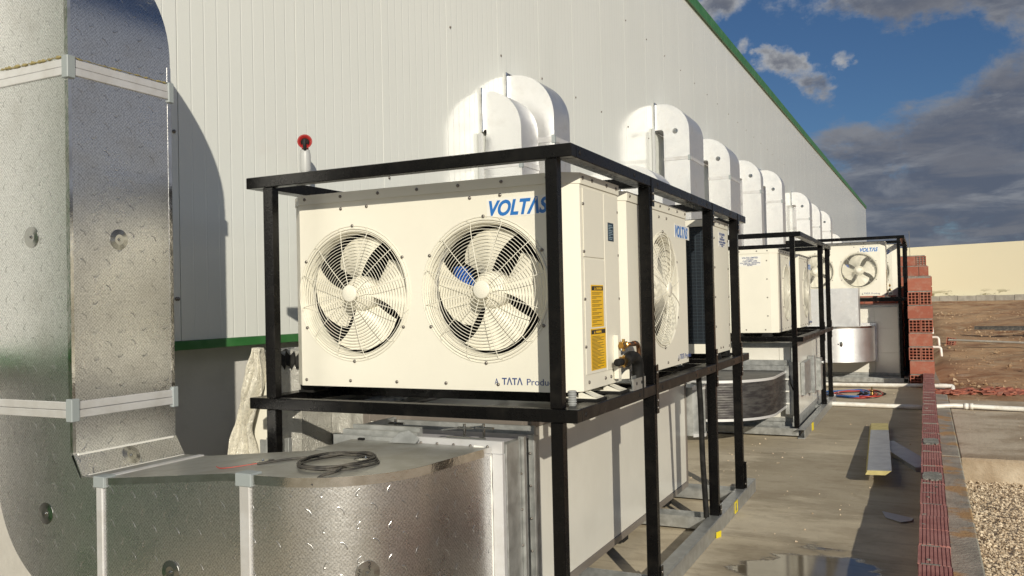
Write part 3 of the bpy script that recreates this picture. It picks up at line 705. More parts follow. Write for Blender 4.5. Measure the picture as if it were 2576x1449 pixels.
a_ = R(47); wc = (-2.20 + 0.446 * math.sin(a_), 2.88 - 0.449 * math.cos(a_), 0.615); wn_ = Vector((math.sin(a_), -math.cos(a_), 0)).normalized()
b = MB(); disc(b, wc, wn_, 0.046); wo_ = b.build('washer', M['washer'], nd)
tx = Vector((-wn_.y, wn_.x, 0))
def stroke(pts):
    b = MB(); b.tube([Vector(wc) + wn_ * 0.0058 + tx * p_[0] * 1.05 + Vector((0, 0, 1)) * p_[1] * 1.05 for p_ in pts], 0.0010, 5); b.build('pen_mark', M['ink'], wo_)
stroke([(0.002, 0.036), (0.010, 0.038), (0.010, 0.030), (0.002, 0.024), (0.012, 0.022)]); stroke([(0.0, 0.018), (0.008, 0.020), (0.006, 0.014), (0.010, 0.010)])
stroke([(-0.022, -0.026), (-0.012, -0.024), (-0.020, -0.032), (-0.012, -0.034), (-0.022, -0.026)]); stroke([(-0.034, 0.016), (-0.026, 0.018), (-0.030, 0.010), (-0.022, 0.008)]); stroke([(-0.036, 0.004), (-0.028, 0.002), (-0.034, -0.006)])

# cable coil on the duct
cc_ = thing('cable_coil', 'coil of dusty black cable lying on the duct lid', 'cable', (-2.13, 2.74, Z2))
b = MB()
for k in range(5):
    r1, r2 = 0.150 + 0.016 * rng.normal(), 0.160 + 0.016 * rng.normal(); ox, oy = 0.010 * rng.normal(), 0.010 * rng.normal(); ph = rng.random() * 6.28
    b.tube([(-2.13 + ox + r1 * math.cos(a), 2.73 + oy + r2 * math.sin(a), Z2 + 0.010 + 0.0035 * k + 0.004 * math.sin(2 * a + ph)) for a in np.linspace(0, 2 * math.pi, 41)[:-1]], 0.0038, 6, closed=True)
b.build('cable_loops', M['cable'], cc_)
b = MB(); b.tube(bend([(-2.24, 2.82, Z2 + 0.014), (-2.36, 2.72, Z2 + 0.012), (-2.44, 2.62, Z2 + 0.004)], 0.05), 0.005, 6); b.build('cable_tail', M['cable'], cc_)
b = MB(); b.tube(bend([(-2.02, 2.62, Z2 + 0.018), (-1.99, 2.55, Z2 + 0.016), (-2.02, 2.49, Z2 + 0.010), (-2.035, 2.462, Z2 - 0.02)], 0.04), 0.005, 6); b.build('cable_tail', M['cable'], cc_)
b = MB(); b.tube(bend([(-2.44, 2.62, Z2 + 0.006), (-2.50, 2.57, Z2 - 0.002), (-2.55, 2.53, Z2 - 0.006), (-2.60, 2.56, Z2 - 0.006)], 0.03), 0.0022, 5); b.build('red_core', M['hosered'], cc_)

# ------------------------------------------------------------------ racks
def rack(label, x0, x1, y0, y1, zd, zt, posts, zrail=0.10, deckxs=()):
    """zd = top of deck beams, zt = top of upper beams; posts = list of y for the right row"""
    t = thing('equipment_rack', label, 'steel rack', ((x0 + x1) / 2, (y0 + y1) / 2, 0), 'black steel racks carrying the condensers')
    h = 0.056
    for zz_, nm, m_ in ((zt, 'top_beam', M['black']), (zd, 'deck_beam', M['deckblack'])):
        b = MB(); b.box(x0, x1, y0, y0 + 0.055, zz_ - h, zz_, 0.003); b.build(nm, M['black'], t)
        b = MB(); b.box(x1 - 0.085, x1, y0 + 0.057, y1, zz_ - h, zz_, 0.003)
        b2 = MB()
        for k in range(7):
            yy = y0 + 0.10 + 0.17 * (k % 2) + (y1 - y0 - 0.3) * k / 6
            b2.lathe([(0.011, 0.0), (0.011, 0.001), (0, 0.001)], (x1 + 0.0005, yy, zz_ - h * 0.52), (1, 0, 0), 10)
        rb = b.build(nm, m_, t); b2.build('bolt_hole', M['inside'], rb)
        b = MB(); b.box(x0, x0 + 0.085, y0 + 0.057, y1, zz_ - h, zz_, 0.003); b.build(nm, M['black'], t)
        b = MB(); b.box(x0 + 0.087, x1 - 0.087, y1 - 0.055, y1, zz_ - h, zz_, 0.003); b.build(nm, M['black'], t)
        for yy in list(posts[1:-1]) + (list(deckxs) if nm == 'deck_beam' else []):
            b = MB(); b.box(x0 + 0.087, x1 - 0.087, yy, yy + 0.055, zz_ - h, zz_ - 0.002, 0.003); b.build('cross_beam', M['black'], t)
    for k, yy in enumerate(posts):
        for s in (0, 1):
            if s: xa, xb = (x1 - 0.125, x1 - 0.070) if k == 0 else (x1 - 0.066, x1 - 0.003)
            else: xa, xb = (x0 + 0.105, x0 + 0.165)
            b = MB(); b.box(xa, xb, yy + 0.003, yy + 0.053, zd + 0.001, zt - h - 0.001, 0.003); b.box(xa, xb, yy + 0.003, yy + 0.053, zrail, zd - h - 0.001, 0.003)
            if s and k > 0:
                b.box(xb + 0.0005, xb + 0.006, yy + 0.03, yy + 0.075, zd - 0.16, zd + 0.10); b.box(xb + 0.0005, xb + 0.006, yy + 0.03, yy + 0.075, zt - 0.16, zt - 0.004)
                b.box(xb + 0.0005, xb + 0.006, yy + 0.03, yy + 0.075, 0.03, 0.17)
            po = b.build('post', M['black'], t)
            if s and k > 0:
                b = MB()
                for zz_ in (zd - 0.13, zd - 0.09, zd + 0.06, zt - 0.13, zt - 0.09, 0.06, 0.10, 0.14): b.lathe([(0.008, 0), (0.008, 0.005), (0, 0.006)], (xb + 0.006, yy + 0.053, zz_), (1, 0, 0), 8)
                b.build('bolt', M['screw'], po)
    b = MB(); b.box(x1 - 0.07, x1 + 0.01, y0 - 0.15, y1 + 0.08, 0.0, 0.012, 0.002); b.box(x1 + 0.002, x1 + 0.010, y0 - 0.15, y1 + 0.08, 0.0115, 0.098); b.box(x1 - 0.07, x1 + 0.010, y0 - 0.15, y1 + 0.08, 0.0985, 0.106, 0.002)
    b.build('base_rail', M['galv'], t)
    b = MB(); b.box(x0, x0 + 0.07, y0 - 0.15, y1 + 0.08, 0.0, 0.105, 0.002); b.build('base_rail', M['galv'], t)
    for yy in list(posts[:]) :
        b = MB(); b.box(x0 + 0.071, x1 - 0.071, yy - 0.06, yy - 0.052, 0.02, 0.10); b.box(x0 + 0.071, x1 - 0.071, yy - 0.0515, yy + 0.09, 0.02, 0.028); b.box(x0 + 0.071, x1 - 0.071, yy + 0.0905, yy + 0.098, 0.02, 0.10)
        b.build('cross_rail', M['galv'], t)
    return t
rack('nearest black steel rack, holding the condenser with two big fans', -3.093, -1.31, 3.275, 7.08, 1.147, 2.262, (3.277, 4.385, 5.84, 6.72), deckxs=(3.95, 5.2, 6.3))
rack('middle black steel rack whose condensers turn narrow fan sides to the yard', -3.0, -1.262, 10.1, 13.55, 1.137, 2.34, (10.10, 12.35, 13.3), deckxs=(11.2,))
rack('farthest black steel rack next to the red hollow brick pillar', -2.35, -0.315, 16.62, 19.4, 1.53, 2.65, (16.62, 18.1, 19.2), deckxs=(17.3,))
b = MB(); b.box(-1.345, -1.30, 6.775, 6.80, 0.09, 0.31, 0.002); b.box(-1.345, -1.335, 6.80, 6.86, 0.09, 0.31)
tag(b.build('foot_plate', M['black']), 'black upright foot plate bolted on the rail behind the last post of the front rack', 'steel plate')

# ------------------------------------------------------------------ condensing units
def hole_panel(mb, x0, x1, z0, z1, cx, cz, r, y=0.0, n=56):
    an = [2 * math.pi * k / n for k in range(n)] + [math.atan2(z - cz, x - cx) % (2 * math.pi) for x in (x0, x1) for z in (z0, z1)]
    an = sorted(an); ci = []; bo = []
    for a in an:
        c, s = math.cos(a), math.sin(a); k = 1e9
        if c > 1e-9: k = min(k, (x1 - cx) / c)
        if c < -1e-9: k = min(k, (x0 - cx) / c)
        if s > 1e-9: k = min(k, (z1 - cz) / s)
        if s < -1e-9: k = min(k, (z0 - cz) / s)
        ci.append((cx + r * c, y, cz + r * s)); bo.append((cx + k * c, y, cz + k * s))
    m_ = len(an)
    mb.add(ci + bo, [(k, (k + 1) % m_, m_ + (k + 1) % m_, m_ + k) for k in range(m_)])

def condenser(W, D, H, fans, label, group, logo_x, FR=0.330):
    hw = W / 2; z0 = 0.045; z1 = z0 + H; ch = 0.085; zl = z1 - 0.05
    t = thing('condenser', label, 'condenser unit', (0, 0, 0), group)
    cz = z0 + H * 0.476
    b = MB(); xs = [-hw + ch] + [(fans[k] + fans[k + 1]) / 2 for k in range(len(fans) - 1)] + [hw - ch]
    for k, fx in enumerate(fans): hole_panel(b, xs[k], xs[k + 1], z0, zl, fx, cz, FR - 0.012)
    def vq(xa, ya, xb, yb): b.add([(xa, ya, z0), (xb, yb, z0), (xb, yb, zl), (xa, ya, zl)], [(0, 1, 2, 3)])
    bx = 0.075
    vq(-hw + ch, 0, -hw, bx); vq(hw, bx, hw - ch, 0)
    vq(-hw, bx, -hw, D); vq(hw, D, hw, bx)
    b.add([(-hw, D, z0), (-hw + 0.04, D, z0), (-hw + 0.04, D, zl), (-hw, D, zl)], [(0, 1, 2, 3)])
    b.add([(hw - 0.04, D, z0), (hw, D, z0), (hw, D, zl), (hw - 0.04, D, zl)], [(0, 1, 2, 3)])
    b.box(-hw + 0.0405, hw - 0.0405, D - 0.01, D + 0.001, z0, z0 + 0.07)
    b.prism([(-hw + ch, 0.001), (hw - ch, 0.001), (hw - 0.001, bx), (hw - 0.001, D - 0.001), (-hw + 0.001, D - 0.001), (-hw + 0.001, bx)], z0 - 0.001, z0 + 0.003, XY)
    for k, fx in enumerate(fans):     # bell mouth
        b.lathe([(FR - 0.012, 0.0), (FR - 0.020, 0.012), (FR - 0.024, 0.03), (FR - 0.024, 0.085)], (fx, 0, cz), (0, 1, 0), 56)
    b.build('casing', M['cream'], t, True, fix=False)
    b = MB(); e = 0.006
    b.prism([(-hw + ch, -e), (hw - ch, -e), (hw + e, bx), (hw + e, D + e), (-hw - e, D + e), (-hw - e, bx)], zl + 0.0005, z1, XY)
    b.build('lid', M['cream'], t, True)
    b = MB(); b.add([(-hw + 0.0405, D - 0.012, z0 + 0.07), (hw - 0.0405, D - 0.012, z0 + 0.07), (hw - 0.0405, D - 0.012, zl), (-hw + 0.0405, D - 0.012, zl)], [(0, 1, 2, 3)])
    b.build('coil', M['coil'], t, True, fix=False)
    b = MB(); e = 0.02
    b.add([(x, y, z) for y in (0.086, D - 0.03) for (x, z) in ((-hw + e, z0 + e), (hw - e, z0 + e), (hw - e, zl - e), (-hw + e, zl - e))], [(4, 5, 6, 7), (0, 1, 5, 4), (1, 2, 6, 5), (2, 3, 7, 6), (3, 0, 4, 7)]); b.build('shade_lining', M['inside'], t, True)  # added dark box paints in the shade behind the fans
    for k, fx in enumerate(fans):
        b = MB(); rr_ = FR - 0.036
        b.lathe([(0.0, 0.026), (0.06, 0.026), (0.066, 0.032), (0.072, 0.034), (0.088, 0.05), (0.092, 0.13), (0.0, 0.13)], (fx, 0, cz), (0, 1, 0), 28)
        hub = b.build('fan', M['blade'], t, True)
        for q in range(4):
            b = MB(); A0 = R((106, 16, -74, -164)[q]); NU, NV = 10, 10; vs = []
            for i in range(NU):
                for j in range(NV):
                    fr = i / (NU - 1); fa = j / (NV - 1)
                    wdt = R(53 + 19 * fr ** 0.8); lead = R(10 * fr * fr)
                    aa = A0 + wdt * (fa - 0.5) - lead * (1 - fa)
                    rad = 0.07 + (rr_ - 0.07 - 0.045 * (1 - fa) ** 2 * 0 - 0.075 * fa ** 3) * fr
                    vs.append((fx + rad * math.cos(aa), 0.125 - 0.085 * (1 - fa) * (1.0 - 0.2 * fr) - 0.012 * math.sin(math.pi * fa), cz + rad * math.sin(aa)))
            b.add(vs, [(i * NV + j, i * NV + j + 1, (i + 1) * NV + j + 1, (i + 1) * NV + j) for i in range(NU - 1) for j in range(NV - 1)], True)
            b.build('blade', M['blade'], hub, True, fix=False)
        # wire guard
        b = MB(); NR = 19; wr = 0.0017
        def gy(r_): q = r_ / FR; return -0.028 * (1 - q ** 4) - 0.003
        for i in range(NR):
            r_ = 0.055 + (FR - 0.057) * i / (NR - 1)
            b.tube([(fx + r_ * math.cos(a), gy(r_), cz + r_ * math.sin(a)) for a in np.linspace(0, 2 * math.pi, 49)[:-1]], wr if i < NR - 1 else 0.0035, 4, closed=True)
        b.tube([(fx + (FR + 0.012) * math.cos(a), -0.002, cz + (FR + 0.012) * math.sin(a)) for a in np.linspace(0, 2 * math.pi, 49)[:-1]], 0.0025, 4, closed=True)
        for q in range(12):
            a = R(12 + 30 * q); pts_ = []
            for r_ in (0.03, 0.08, 0.16, 0.24, 0.29, FR - 0.004): pts_.append((fx + r_ * math.cos(a), gy(r_) - 0.003, cz + r_ * math.sin(a)))
            pts_.append((fx + (FR + 0.010) * math.cos(a + R(4)), -0.002, cz + (FR + 0.010) * math.sin(a + R(4))))
            b.tube(pts_, 0.0019, 5)
        gd = b.build('fan_guard', M['cream'], t, True, fix=False)
        b = MB(); b.lathe([(0.043, -0.028), (0.043, -0.038), (0.038, -0.041), (0.0, -0.041)], (fx, 0, cz), (0, 1, 0), 28); b.build('guard_cap', M['cream'], gd, True, fix=False)
    # things glimpsed behind the right fan
    fx = fans[-1]
    b = MB(); b.lathe([(0.055, -0.11), (0.055, 0.11), (0.0, 0.115)], (fx - 0.225, 0.21, cz + 0.01), (0, 0, 1), 14); b.build('blue_tank', M['bluecap'], t, True)
    b = MB(); b.box(fx - 0.265, fx - 0.19, 0.150, 0.152, cz - 0.085, cz - 0.045); b.build('tank_sticker', M['sticker'], t, True)
    b = MB(); b.box(fx - 0.26, fx - 0.205, 0.150, 0.152, cz - 0.135, cz - 0.088); b.build('tank_sticker', M['lime'], t, True)
    # screws
    b = MB()
    b.lathe([(0.0085, 0), (0.0085, 0.003), (0.006, 0.006), (0, 0.007)], (0, 0, 0), (0, 0, 1), 8); first = [b.build('screw', M['screw'], t, True, fix=False)]
    def sc(x, y, z, n_):
        q = first.pop() if first else None
        if q is None: q = scr[0].copy(); COL.objects.link(q)
        else: scr.append(q)
        q.location = (x, y, z); q.rotation_euler = Vector(n_).to_track_quat('Z', 'Y').to_euler()
    scr = []
    for k in range(7): sc(-hw + ch + 0.04 + (W - 2 * ch - 0.08) * k / 6, -0.006, z1 - 0.022, (0, -1, 0))
    for k in range(6): sc(-hw + ch + 0.03 + (W - 2 * ch - 0.06) * k / 5, 0, z0 + 0.03, (0, -1, 0))
    for fx in fans:
        for a in (90, 30, -30, -90, -150, 150): sc(fx + (FR + 0.013) * math.cos(R(a)), -0.001, cz + (FR + 0.013) * math.sin(R(a)), (0, -1, 0))
        sc(fx - 0.07, 0, zl - 0.035, (0, -1, 0)); sc(fx + 0.09, 0, zl - 0.033, (0, -1, 0))
    for s in (-1, 1):
        for yy in (0.1, 0.22, D - 0.18, D - 0.04): sc(s * (hw + 0.006), yy, z1 - 0.022, (s, 0, 0))
        for zz_ in (0.2, 0.42, 0.64, 0.86): sc(s * hw, D - 0.02, z0 + zz_ * H, (s, 0, 0)); sc(s * hw, 0.11, z0 + zz_ * H, (s, 0, 0))
        for yy in (0.14, 0.36, 0.44): sc(s * hw, yy, z0 + 0.035, (s, 0, 0))
    # lettering on the front
    b = MB(); lx = logo_x
    b.box(lx - 0.012, lx + 0.345, -0.0012, 0.0, zl - 0.135, zl - 0.048); b.build('logo_sticker', M['sticker'], t, True)
    b = MB(); text(b, 'VOLT\u039bS', 0.096, (lx, -0.0014, zl - 0.126), (1, 0, 0), (0, 0, 1), 0.28, 0.0036, 1.0, width=0.305); b.build('logo', M['blue'], t, True)
    b = MB(); text(b, 'A', 0.040, (lx + 0.01, -0.0006, z0 + 0.03), (1, 0, 0), (0, 0, 1), 0, 0.0, width=0.020)
    text(b, 'T\u039bT\u039b', 0.044, (lx + 0.048, -0.0006, z0 + 0.03), (1, 0, 0), (0, 0, 1), 0, 0.0008, width=0.105)
    b.build('slogan', M['darkblue'], t, True); b = MB(); text(b, 'Product', 0.042, (lx + 0.175, -0.0006, z0 + 0.03), (1, 0, 0), (0, 0, 1), 0, 0.0, width=0.145); b.build('slogan', M['darkblue'], t, True)
    # right end: service panels, plate, warnings
    X = hw
    b = MB()
    for ya, yb, za, zb in ((0.105, 0.375, z0 + 0.07, z0 + 0.60), (0.105, 0.375, z0 + 0.61, zl - 0.015), (0.382, D - 0.012, z0 + 0.07, zl - 0.015)):
        b.box(X + 0.0004, X + 0.004, ya, yb, za, zb, 0.0015)
    b.build('service_panel', M['cream'], t, True)
    xs_ = X + 0.0045
    for nm, word, ya, yb, za, zb in (('caution_label', 'CAUTION', 0.18, 0.345, z0 + 0.285, z0 + 0.482), ('warning_label', 'WARNING', 0.165, 0.365, z0 + 0.085, z0 + 0.278)):
        b = MB(); b.box(xs_, xs_ + 0.0008, ya, yb, za, zb); lab = b.build(nm, M['yellow'], t, True)
        b = MB(); b.box(xs_ + 0.001, xs_ + 0.0014, ya + 0.006, yb - 0.006, zb - 0.026, zb - 0.006)
        z_ = zb - 0.036; k = 0
        while z_ > za + 0.008:
            ln = (0.92, 0.6, 0.85, 0.4, 0.9, 0.7)[(k * 5 + (nm[0] == 'w')) % 6]
            b.box(xs_ + 0.001, xs_ + 0.0013, ya + 0.010, ya + 0.010 + (yb - ya - 0.02) * ln, z_ - 0.0022, z_); k += 1
            z_ -= 0.0062 if nm[0] == 'w' else (0.0062 if k % 2 else 0.0125)
        b.build('label_print', M['ink'], lab, True)
        b = MB(); text(b, word, 0.016, (xs_ + 0.0016, ya + 0.065, zb - 0.022), (0, 1, 0), (0, 0, 1), width=0.075)
        b.add([(xs_ + 0.0018, ya + 0.040, zb - 0.023), (xs_ + 0.0018, ya + 0.056, zb - 0.023), (xs_ + 0.0018, ya + 0.048, zb - 0.009)], [(0, 1, 2)])
        b.build('label_heading', M['yellow'], lab, True)
    b = MB(); b.box(xs_, xs_ + 0.001, 0.432, 0.515, z0 + 0.70, z0 + 0.79); npl = b.build('nameplate', M['plate'], t, True)
    b = MB()
    for k in range(9): b.box(xs_ + 0.0012, xs_ + 0.0015, 0.440, 0.440 + (0.05, 0.062, 0.03, 0.066)[k % 4], z0 + 0.708 + k * 0.0085, z0 + 0.711 + k * 0.0085)
    b.build('plate_print', M['plateink'], npl, True)
    # left end: customer label
    b = MB(); ym = 0.30; zc_ = zl - 0.03; b.box(-X - 0.001, -X, ym - 0.125, ym + 0.125, zc_ - 0.115, zc_); cl = b.build('customer_label', M['sticker'], t, True)
    b = MB()
    for s_, sz, wd, dz, m_ in (('VOLTAS LIMITED', 0.026, 0.185, 0.026, 0), ('A TATA Enterprise', 0.014, 0.08, 0.042, 0), ('CUSTOMER CARE', 0.024, 0.165, 0.064, 1),
                               ('TOLL FREE No. 18002669755', 0.018, 0.235, 0.084, 1), ('Email: vcare@voltas.com', 0.014, 0.15, 0.098, 1), ('Ref. No.:', 0.014, 0.06, 0.111, 1)):
        text(b, s_, sz, (-X - 0.0016, ym, zc_ - dz), (0, -1, 0), (0, 0, 1), 0, 0.0006, width=wd, align='CENTER', depth=0.0003)
    b.build('label_print', M['darkblue'], cl, True)
    # valves and their bracket
    b = MB(); b.box(X + 0.004, X + 0.028, 0.475, 0.515, z0 + 0.02, z0 + 0.235, 0.002); b.build('valve_bracket', M['cream'], t, True)
    for zz_, rr_ in ((z0 + 0.185, 0.014), (z0 + 0.105, 0.019)):
        b = MB(); b.lathe([(0, -0.035), (rr_, -0.035), (rr_, 0.02), (rr_ * 1.3, 0.022), (rr_ * 1.3, 0.04), (rr_ * 0.8, 0.045), (rr_ * 0.8, 0.07), (0, 0.07)], (X + 0.045, 0.505, zz_), (0, 1, 0), 10, False)
        b.box(X + 0.02, X + 0.055, 0.49, 0.53, zz_ - rr_ * 1.2, zz_ + rr_ * 1.2, 0.003)
        b.tube([(X + 0.045, 0.51, zz_ - 0.03), (X + 0.045, 0.51, zz_ + 0.03)], 0.008, 8); vv = b.build('service_valve', M['brass'], t, True)
        if rr_ > 0.015:
            b = MB(); b.lathe([(0, -0.10), (0.015, -0.10), (0.019, -0.095), (0.019, -0.036), (0, -0.036)], (X + 0.045, 0.505, zz_), (0, 1, 0), 14); b.build('valve_cap', M['rubber'], vv, True)
    # feet
    for sx in (-1, 1):
        for yy in (0.13, D - 0.14):
            b = MB()
            if sx < 0:
                b.box(-hw + 0.005, -hw + 0.09, yy - 0.05, yy + 0.05, 0.012, 0.044); ft = b.build('foot', M['rubber'], t, True, fix=False); b = MB(); b.box(-hw + 0.002, -hw + 0.10, yy - 0.06, yy + 0.06, 0.0, 0.0115); b.build('rubber_pad', M['rubber'], ft, True); continue
            b.box(sx * (hw - 0.10) if sx > 0 else -hw - 0.055, hw + 0.055 if sx > 0 else -(hw - 0.10), yy - 0.05, yy + 0.05, 0.012, 0.016)
            for q in (-0.048, 0.046):
                b.add([(sx * hw - sx * 0.03, yy + q, 0.016), (sx * (hw + 0.05), yy + q, 0.016), (sx * hw - sx * 0.03, yy + q, 0.046)], [(0, 1, 2)])
            b.add([(sx * (hw - 0.03), yy - 0.012, 0.046), (sx * (hw - 0.03), yy + 0.012, 0.046), (sx * (hw + 0.05), yy + 0.05, 0.017), (sx * (hw + 0.05), yy - 0.05, 0.017)], [(0, 1, 2, 3)])
            ft = b.build('foot', M['cream'], t, True, fix=False)
            b = MB(); b.box(sx * (hw - 0.12) if sx > 0 else -hw - 0.068, hw + 0.068 if sx > 0 else -(hw - 0.12), yy - 0.06, yy + 0.06, 0.0, 0.0115); b.build('rubber_pad', M['rubber'], ft, True)
    return t
GC = 'cream condenser units on the racks'
U1 = condenser(1.63, 0.60, 0.990, (-0.392, 0.360), 'big cream condenser with two fans facing forward on the front rack', GC, 0.392)
U1.location = (-2.21, 3.50, 1.147)
U2 = condenser(1.38, 0.60, 0.975, (0.06,), 'cream condenser with one fan turned to the yard, second on the front rack', GC, 0.345)
U2.location = (-1.39, 4.83, 1.147); U2.rotation_euler = (0, 0, R(90))
U3 = copy_tree(U1); U3.location = (-2.205, 6.83, 1.147); U3.rotation_euler = (0, 0, R(180))
U3['label'] = 'third condenser on the front rack, showing its dark coil behind the posts'
U4 = copy_tree(U2); U4.location = (-1.54, 10.83, 1.139); U4.rotation_euler = (0, 0, R(90)); U4['label'] = 'cream condenser at the near end of the middle rack with a customer care sticker'
U5 = copy_tree(U2); U5.location = (-1.50, 12.36, 1.139); U5.rotation_euler = (0, 0, R(90)); U5['label'] = 'cream condenser behind the sticker unit on the middle rack, only its slim fan side showing'
U6 = copy_tree(U1); U6.location = (-1.455, 16.80, 1.532); U6['label'] = 'far cream condenser with two fans facing forward beside the brick pillar'
U7 = copy_tree(U1); U7.location = (-1.30, 18.05, 1.532); U7['label'] = 'last cream condenser, a sliver behind the far two fan unit'

# pipes on the first unit
t = thing('copper_pipe', 'thin copper pipe bending down from the upper valve of the front condenser', 'pipe', (-1.335, 4.28, 1.15))
b = MB(); b.tube(bend([(-1.345, 4.07, 1.377), (-1.345, 4.235, 1.377), (-1.345, 4.235, 1.13)], 0.045), 0.0115, 10); b.build('tube', M['copper'], t)
b = MB(); b.tube([(-1.345, 4.15, 1.377), (-1.345, 4.18, 1.377)], 0.0145, 10); b.build('coupling', M['copper'], t)
b = MB(); b.tube(bend([(-1.345, 4.02, 1.293), (-1.34, 4.08, 1.318), (-1.338, 4.195, 1.30), (-1.338, 4.195, 1.10)], 0.075, 8), 0.030, 14)
tag(b.build('insulated_pipe', M['rubber']), 'thick black insulated pipe curving down beside the brass valve', 'pipe')
t = thing('channel_bracket', 'galvanised channel bracket with two holes on the deck by the black pipe', 'bracket', (-1.33, 4.15, 1.147))
b = MB(); b.box(-1.345, -1.312, 4.035, 4.24, 1.148, 1.154); b.box(-1.318, -1.312, 4.035, 4.24, 1.1545, 1.205); b.box(-1.345, -1.339, 4.10, 4.30, 1.1545, 1.215); b.build('channel', M['galv'], t)
b = MB()
for yy in (4.09, 4.17): b.lathe([(0.009, 0.0004), (0.009, 0.001), (0, 0.001)], (-1.312, yy, 1.18), (1, 0, 0), 12)
b.build('hole', M['inside'], t)
b = MB(); b.tube([(-1.39, 3.42, 1.14), (-1.39, 3.42, 1.21)], 0.016, 12)
for k in range(6): b.lathe([(0.016, 0), (0.020, 0.003), (0.020, 0.006), (0.016, 0.009)], (-1.39, 3.42, 1.15 + k * 0.0105), (0, 0, 1), 12)
tag(b.build('flexible_conduit', M['conduit']), 'short ribbed grey conduit end behind the corner post of the front rack', 'conduit')
b = MB(); b.lathe([(0.0, 0.045), (0.030, 0.045), (0.034, 0.02), (0.050, 0.008), (0.052, 0.0), (0, 0)], (-2.33, 3.97, 1.147), (0, 0, 1), 20)
tag(b.build('red_cap', M['red']), 'red plastic cap standing on the deck under the front condenser', 'cap')
b = MB(); b.tube(bend([(-1.42, 5.72, 1.12), (-1.40, 5.72, 1.10), (-1.395, 5.74, 0.9), (-1.40, 5.78, 0.5), (-1.385, 5.80, 0.03)], 0.08), 0.019, 10)
tag(b.build('black_hose', M['rubber']), 'black hose hanging from the deck to the ground beside the third post', 'hose')

# ------------------------------------------------------------------ air handling units
def ahu(label, x0, x1, y0, y1, z0, z1, splits_x, splits_y, splits_z=(), base=True):
    t = thing('air_handler', label, 'air handler', ((x0 + x1) / 2, (y0 + y1) / 2, 0), 'boxed air handlers under the racks')
    b = MB(); e = 0.045
    for x in (x0, x1 - e):
        for y_ in (y0, y1 - e): b.box(x, x + e, y_, y_ + e, z0, z1, 0.003)
    for z in (z0, z1 - e):
        for y_ in (y0, y1 - e): b.box(x0 + e + 0.0005, x1 - e - 0.0005, y_, y_ + e, z, z + e, 0.003)
        for x in (x0, x1 - e): b.box(x, x + e, y0 + e + 0.0005, y1 - e - 0.0005, z, z + e, 0.003)
    b.build('frame', M['ahuframe'] if z1 < 1.03 else M['galv_dull'], t)
    def spl(a, c, s): s = [a] + list(s) + [c]; return list(zip(s[:-1], s[1:]))
    for xa, xb in spl(x0 + e, x1 - e, splits_x):
        for za, zb in spl(z0 + e, z1 - e, splits_z):
            b = MB(); b.box(xa + 0.0015, xb - 0.0015, y0 + 0.004, y0 + 0.03, za + 0.0015, zb - 0.0015, 0.002); b.build('panel', M['ahu'], t)
    for ya, yb in spl(y0 + e, y1 - e, splits_y):
        for za, zb in spl(z0 + e, z1 - e, splits_z):
            b = MB(); b.box(x1 - 0.03, x1 - 0.004, ya + 0.0015, yb - 0.0015, za + 0.0015, zb - 0.0015, 0.002); b.build('panel', M['ahu'], t)
    b = MB(); b.box(x0 + 0.01, x0 + 0.04, y0 + e, y1 - e, z0 + 0.01, z1 - 0.01); b.box(x0 + 0.04, x1 - 0.04, y1 - 0.04, y1 - 0.01, z0 + 0.01, z1 - 0.01); b.box(x0 + e, x1 - e, y0 + e, y1 - e, z1 - 0.03, z1 - 0.008)
    b.build('back_panel', M['ahu'], t)
    if base:
        b = MB(); b.box(x0 + 0.01, x1 - 0.012, y0 + 0.012, y1 - 0.012, 0.001, z0 - 0.001, 0.003); b.build('plinth', M['galv_dull'], t)
    return t
ahu('low air handler box under the front rack with plain cream side panels striped by shadows', -2.75, -1.745, 3.76, 6.72, 0.10, 1.025, (), (5.9,), base=False)
b = MB()
for yy in (4.3, 5.25, 6.3):
    b.box(-2.7, -1.80, yy, yy + 0.1, 0.029, 0.098)
tag(b.build('support_blocks', M['rubber']), 'dark support blocks under the front air handler', 'blocks')
ahu('air handler box under the middle rack with a dark round duct elbow on its front', -2.95, -1.385, 10.28, 13.45, 0.14, 1.06, (-1.56,), (12.0,), (0.44, 0.78))
ahu('grey shaded air handler box under the far rack beside the brick pillar', -2.3, -0.42, 16.92, 19.2, 0.12, 1.41, (-0.86,), (18.1,), (0.53, 0.98))

# damper at the mouth of the foreground duct
t = thing('damper_box', 'galvanised damper box between the foreground duct and front air handler', 'damper', (-2.1, 3.5, 0.3))
b = MB()
for (ya, yb, xo, zo) in ((3.300, 3.440, -1.655, 0.985), (3.445, 3.470, -1.640, 0.995), (3.475, 3.560, -1.680, 0.972), (3.565, 3.585, -1.645, 0.985), (3.650, 3.742, -1.700, 0.955)):
    b = MB(); b.box(xo - 0.03, xo, ya, yb, 0.25, zo, 0.002); b.build('flange', M['galv'], t)
b = MB(); b.box(-2.52, -2.49, 3.30, 3.74, 0.25, 0.985, 0.002); b.build('flange', M['galv'], t)
b = MB(); b.box(-2.488, -1.735, 3.300, 3.755, 0.28, 0.955, 0.003); b.build('housing', M['galv'], t)
b = MB(); b.box(-2.10, -1.66, 3.268, 3.290, 0.945, 1.000, 0.002); b.box(-1.71, -1.66, 3.268, 3.298, 0.26, 0.944, 0.002); b.build('front_flange', M['strip'], t)
b = MB(); b.box(-2.56, -2.105, 3.262, 3.285, 0.935, 0.990, 0.002); b.box(-2.53, -2.11, 3.30, 3.33, 0.956, 1.012); b.box(-2.50, -2.12, 3.34, 3.36, 0.956, 1.03)
b.box(-2.48, -1.70, 3.69, 3.71, 0.956, 1.005); b.box(-2.50, -2.485, 3.362, 3.688, 0.956, 1.02); b.build('top_tray', M['galv_dull'], t)
b = MB(); b.box(-2.47, -1.71, 3.365, 3.685, 0.956, 0.965); b.build('rusty_blade', M['paper'], t)
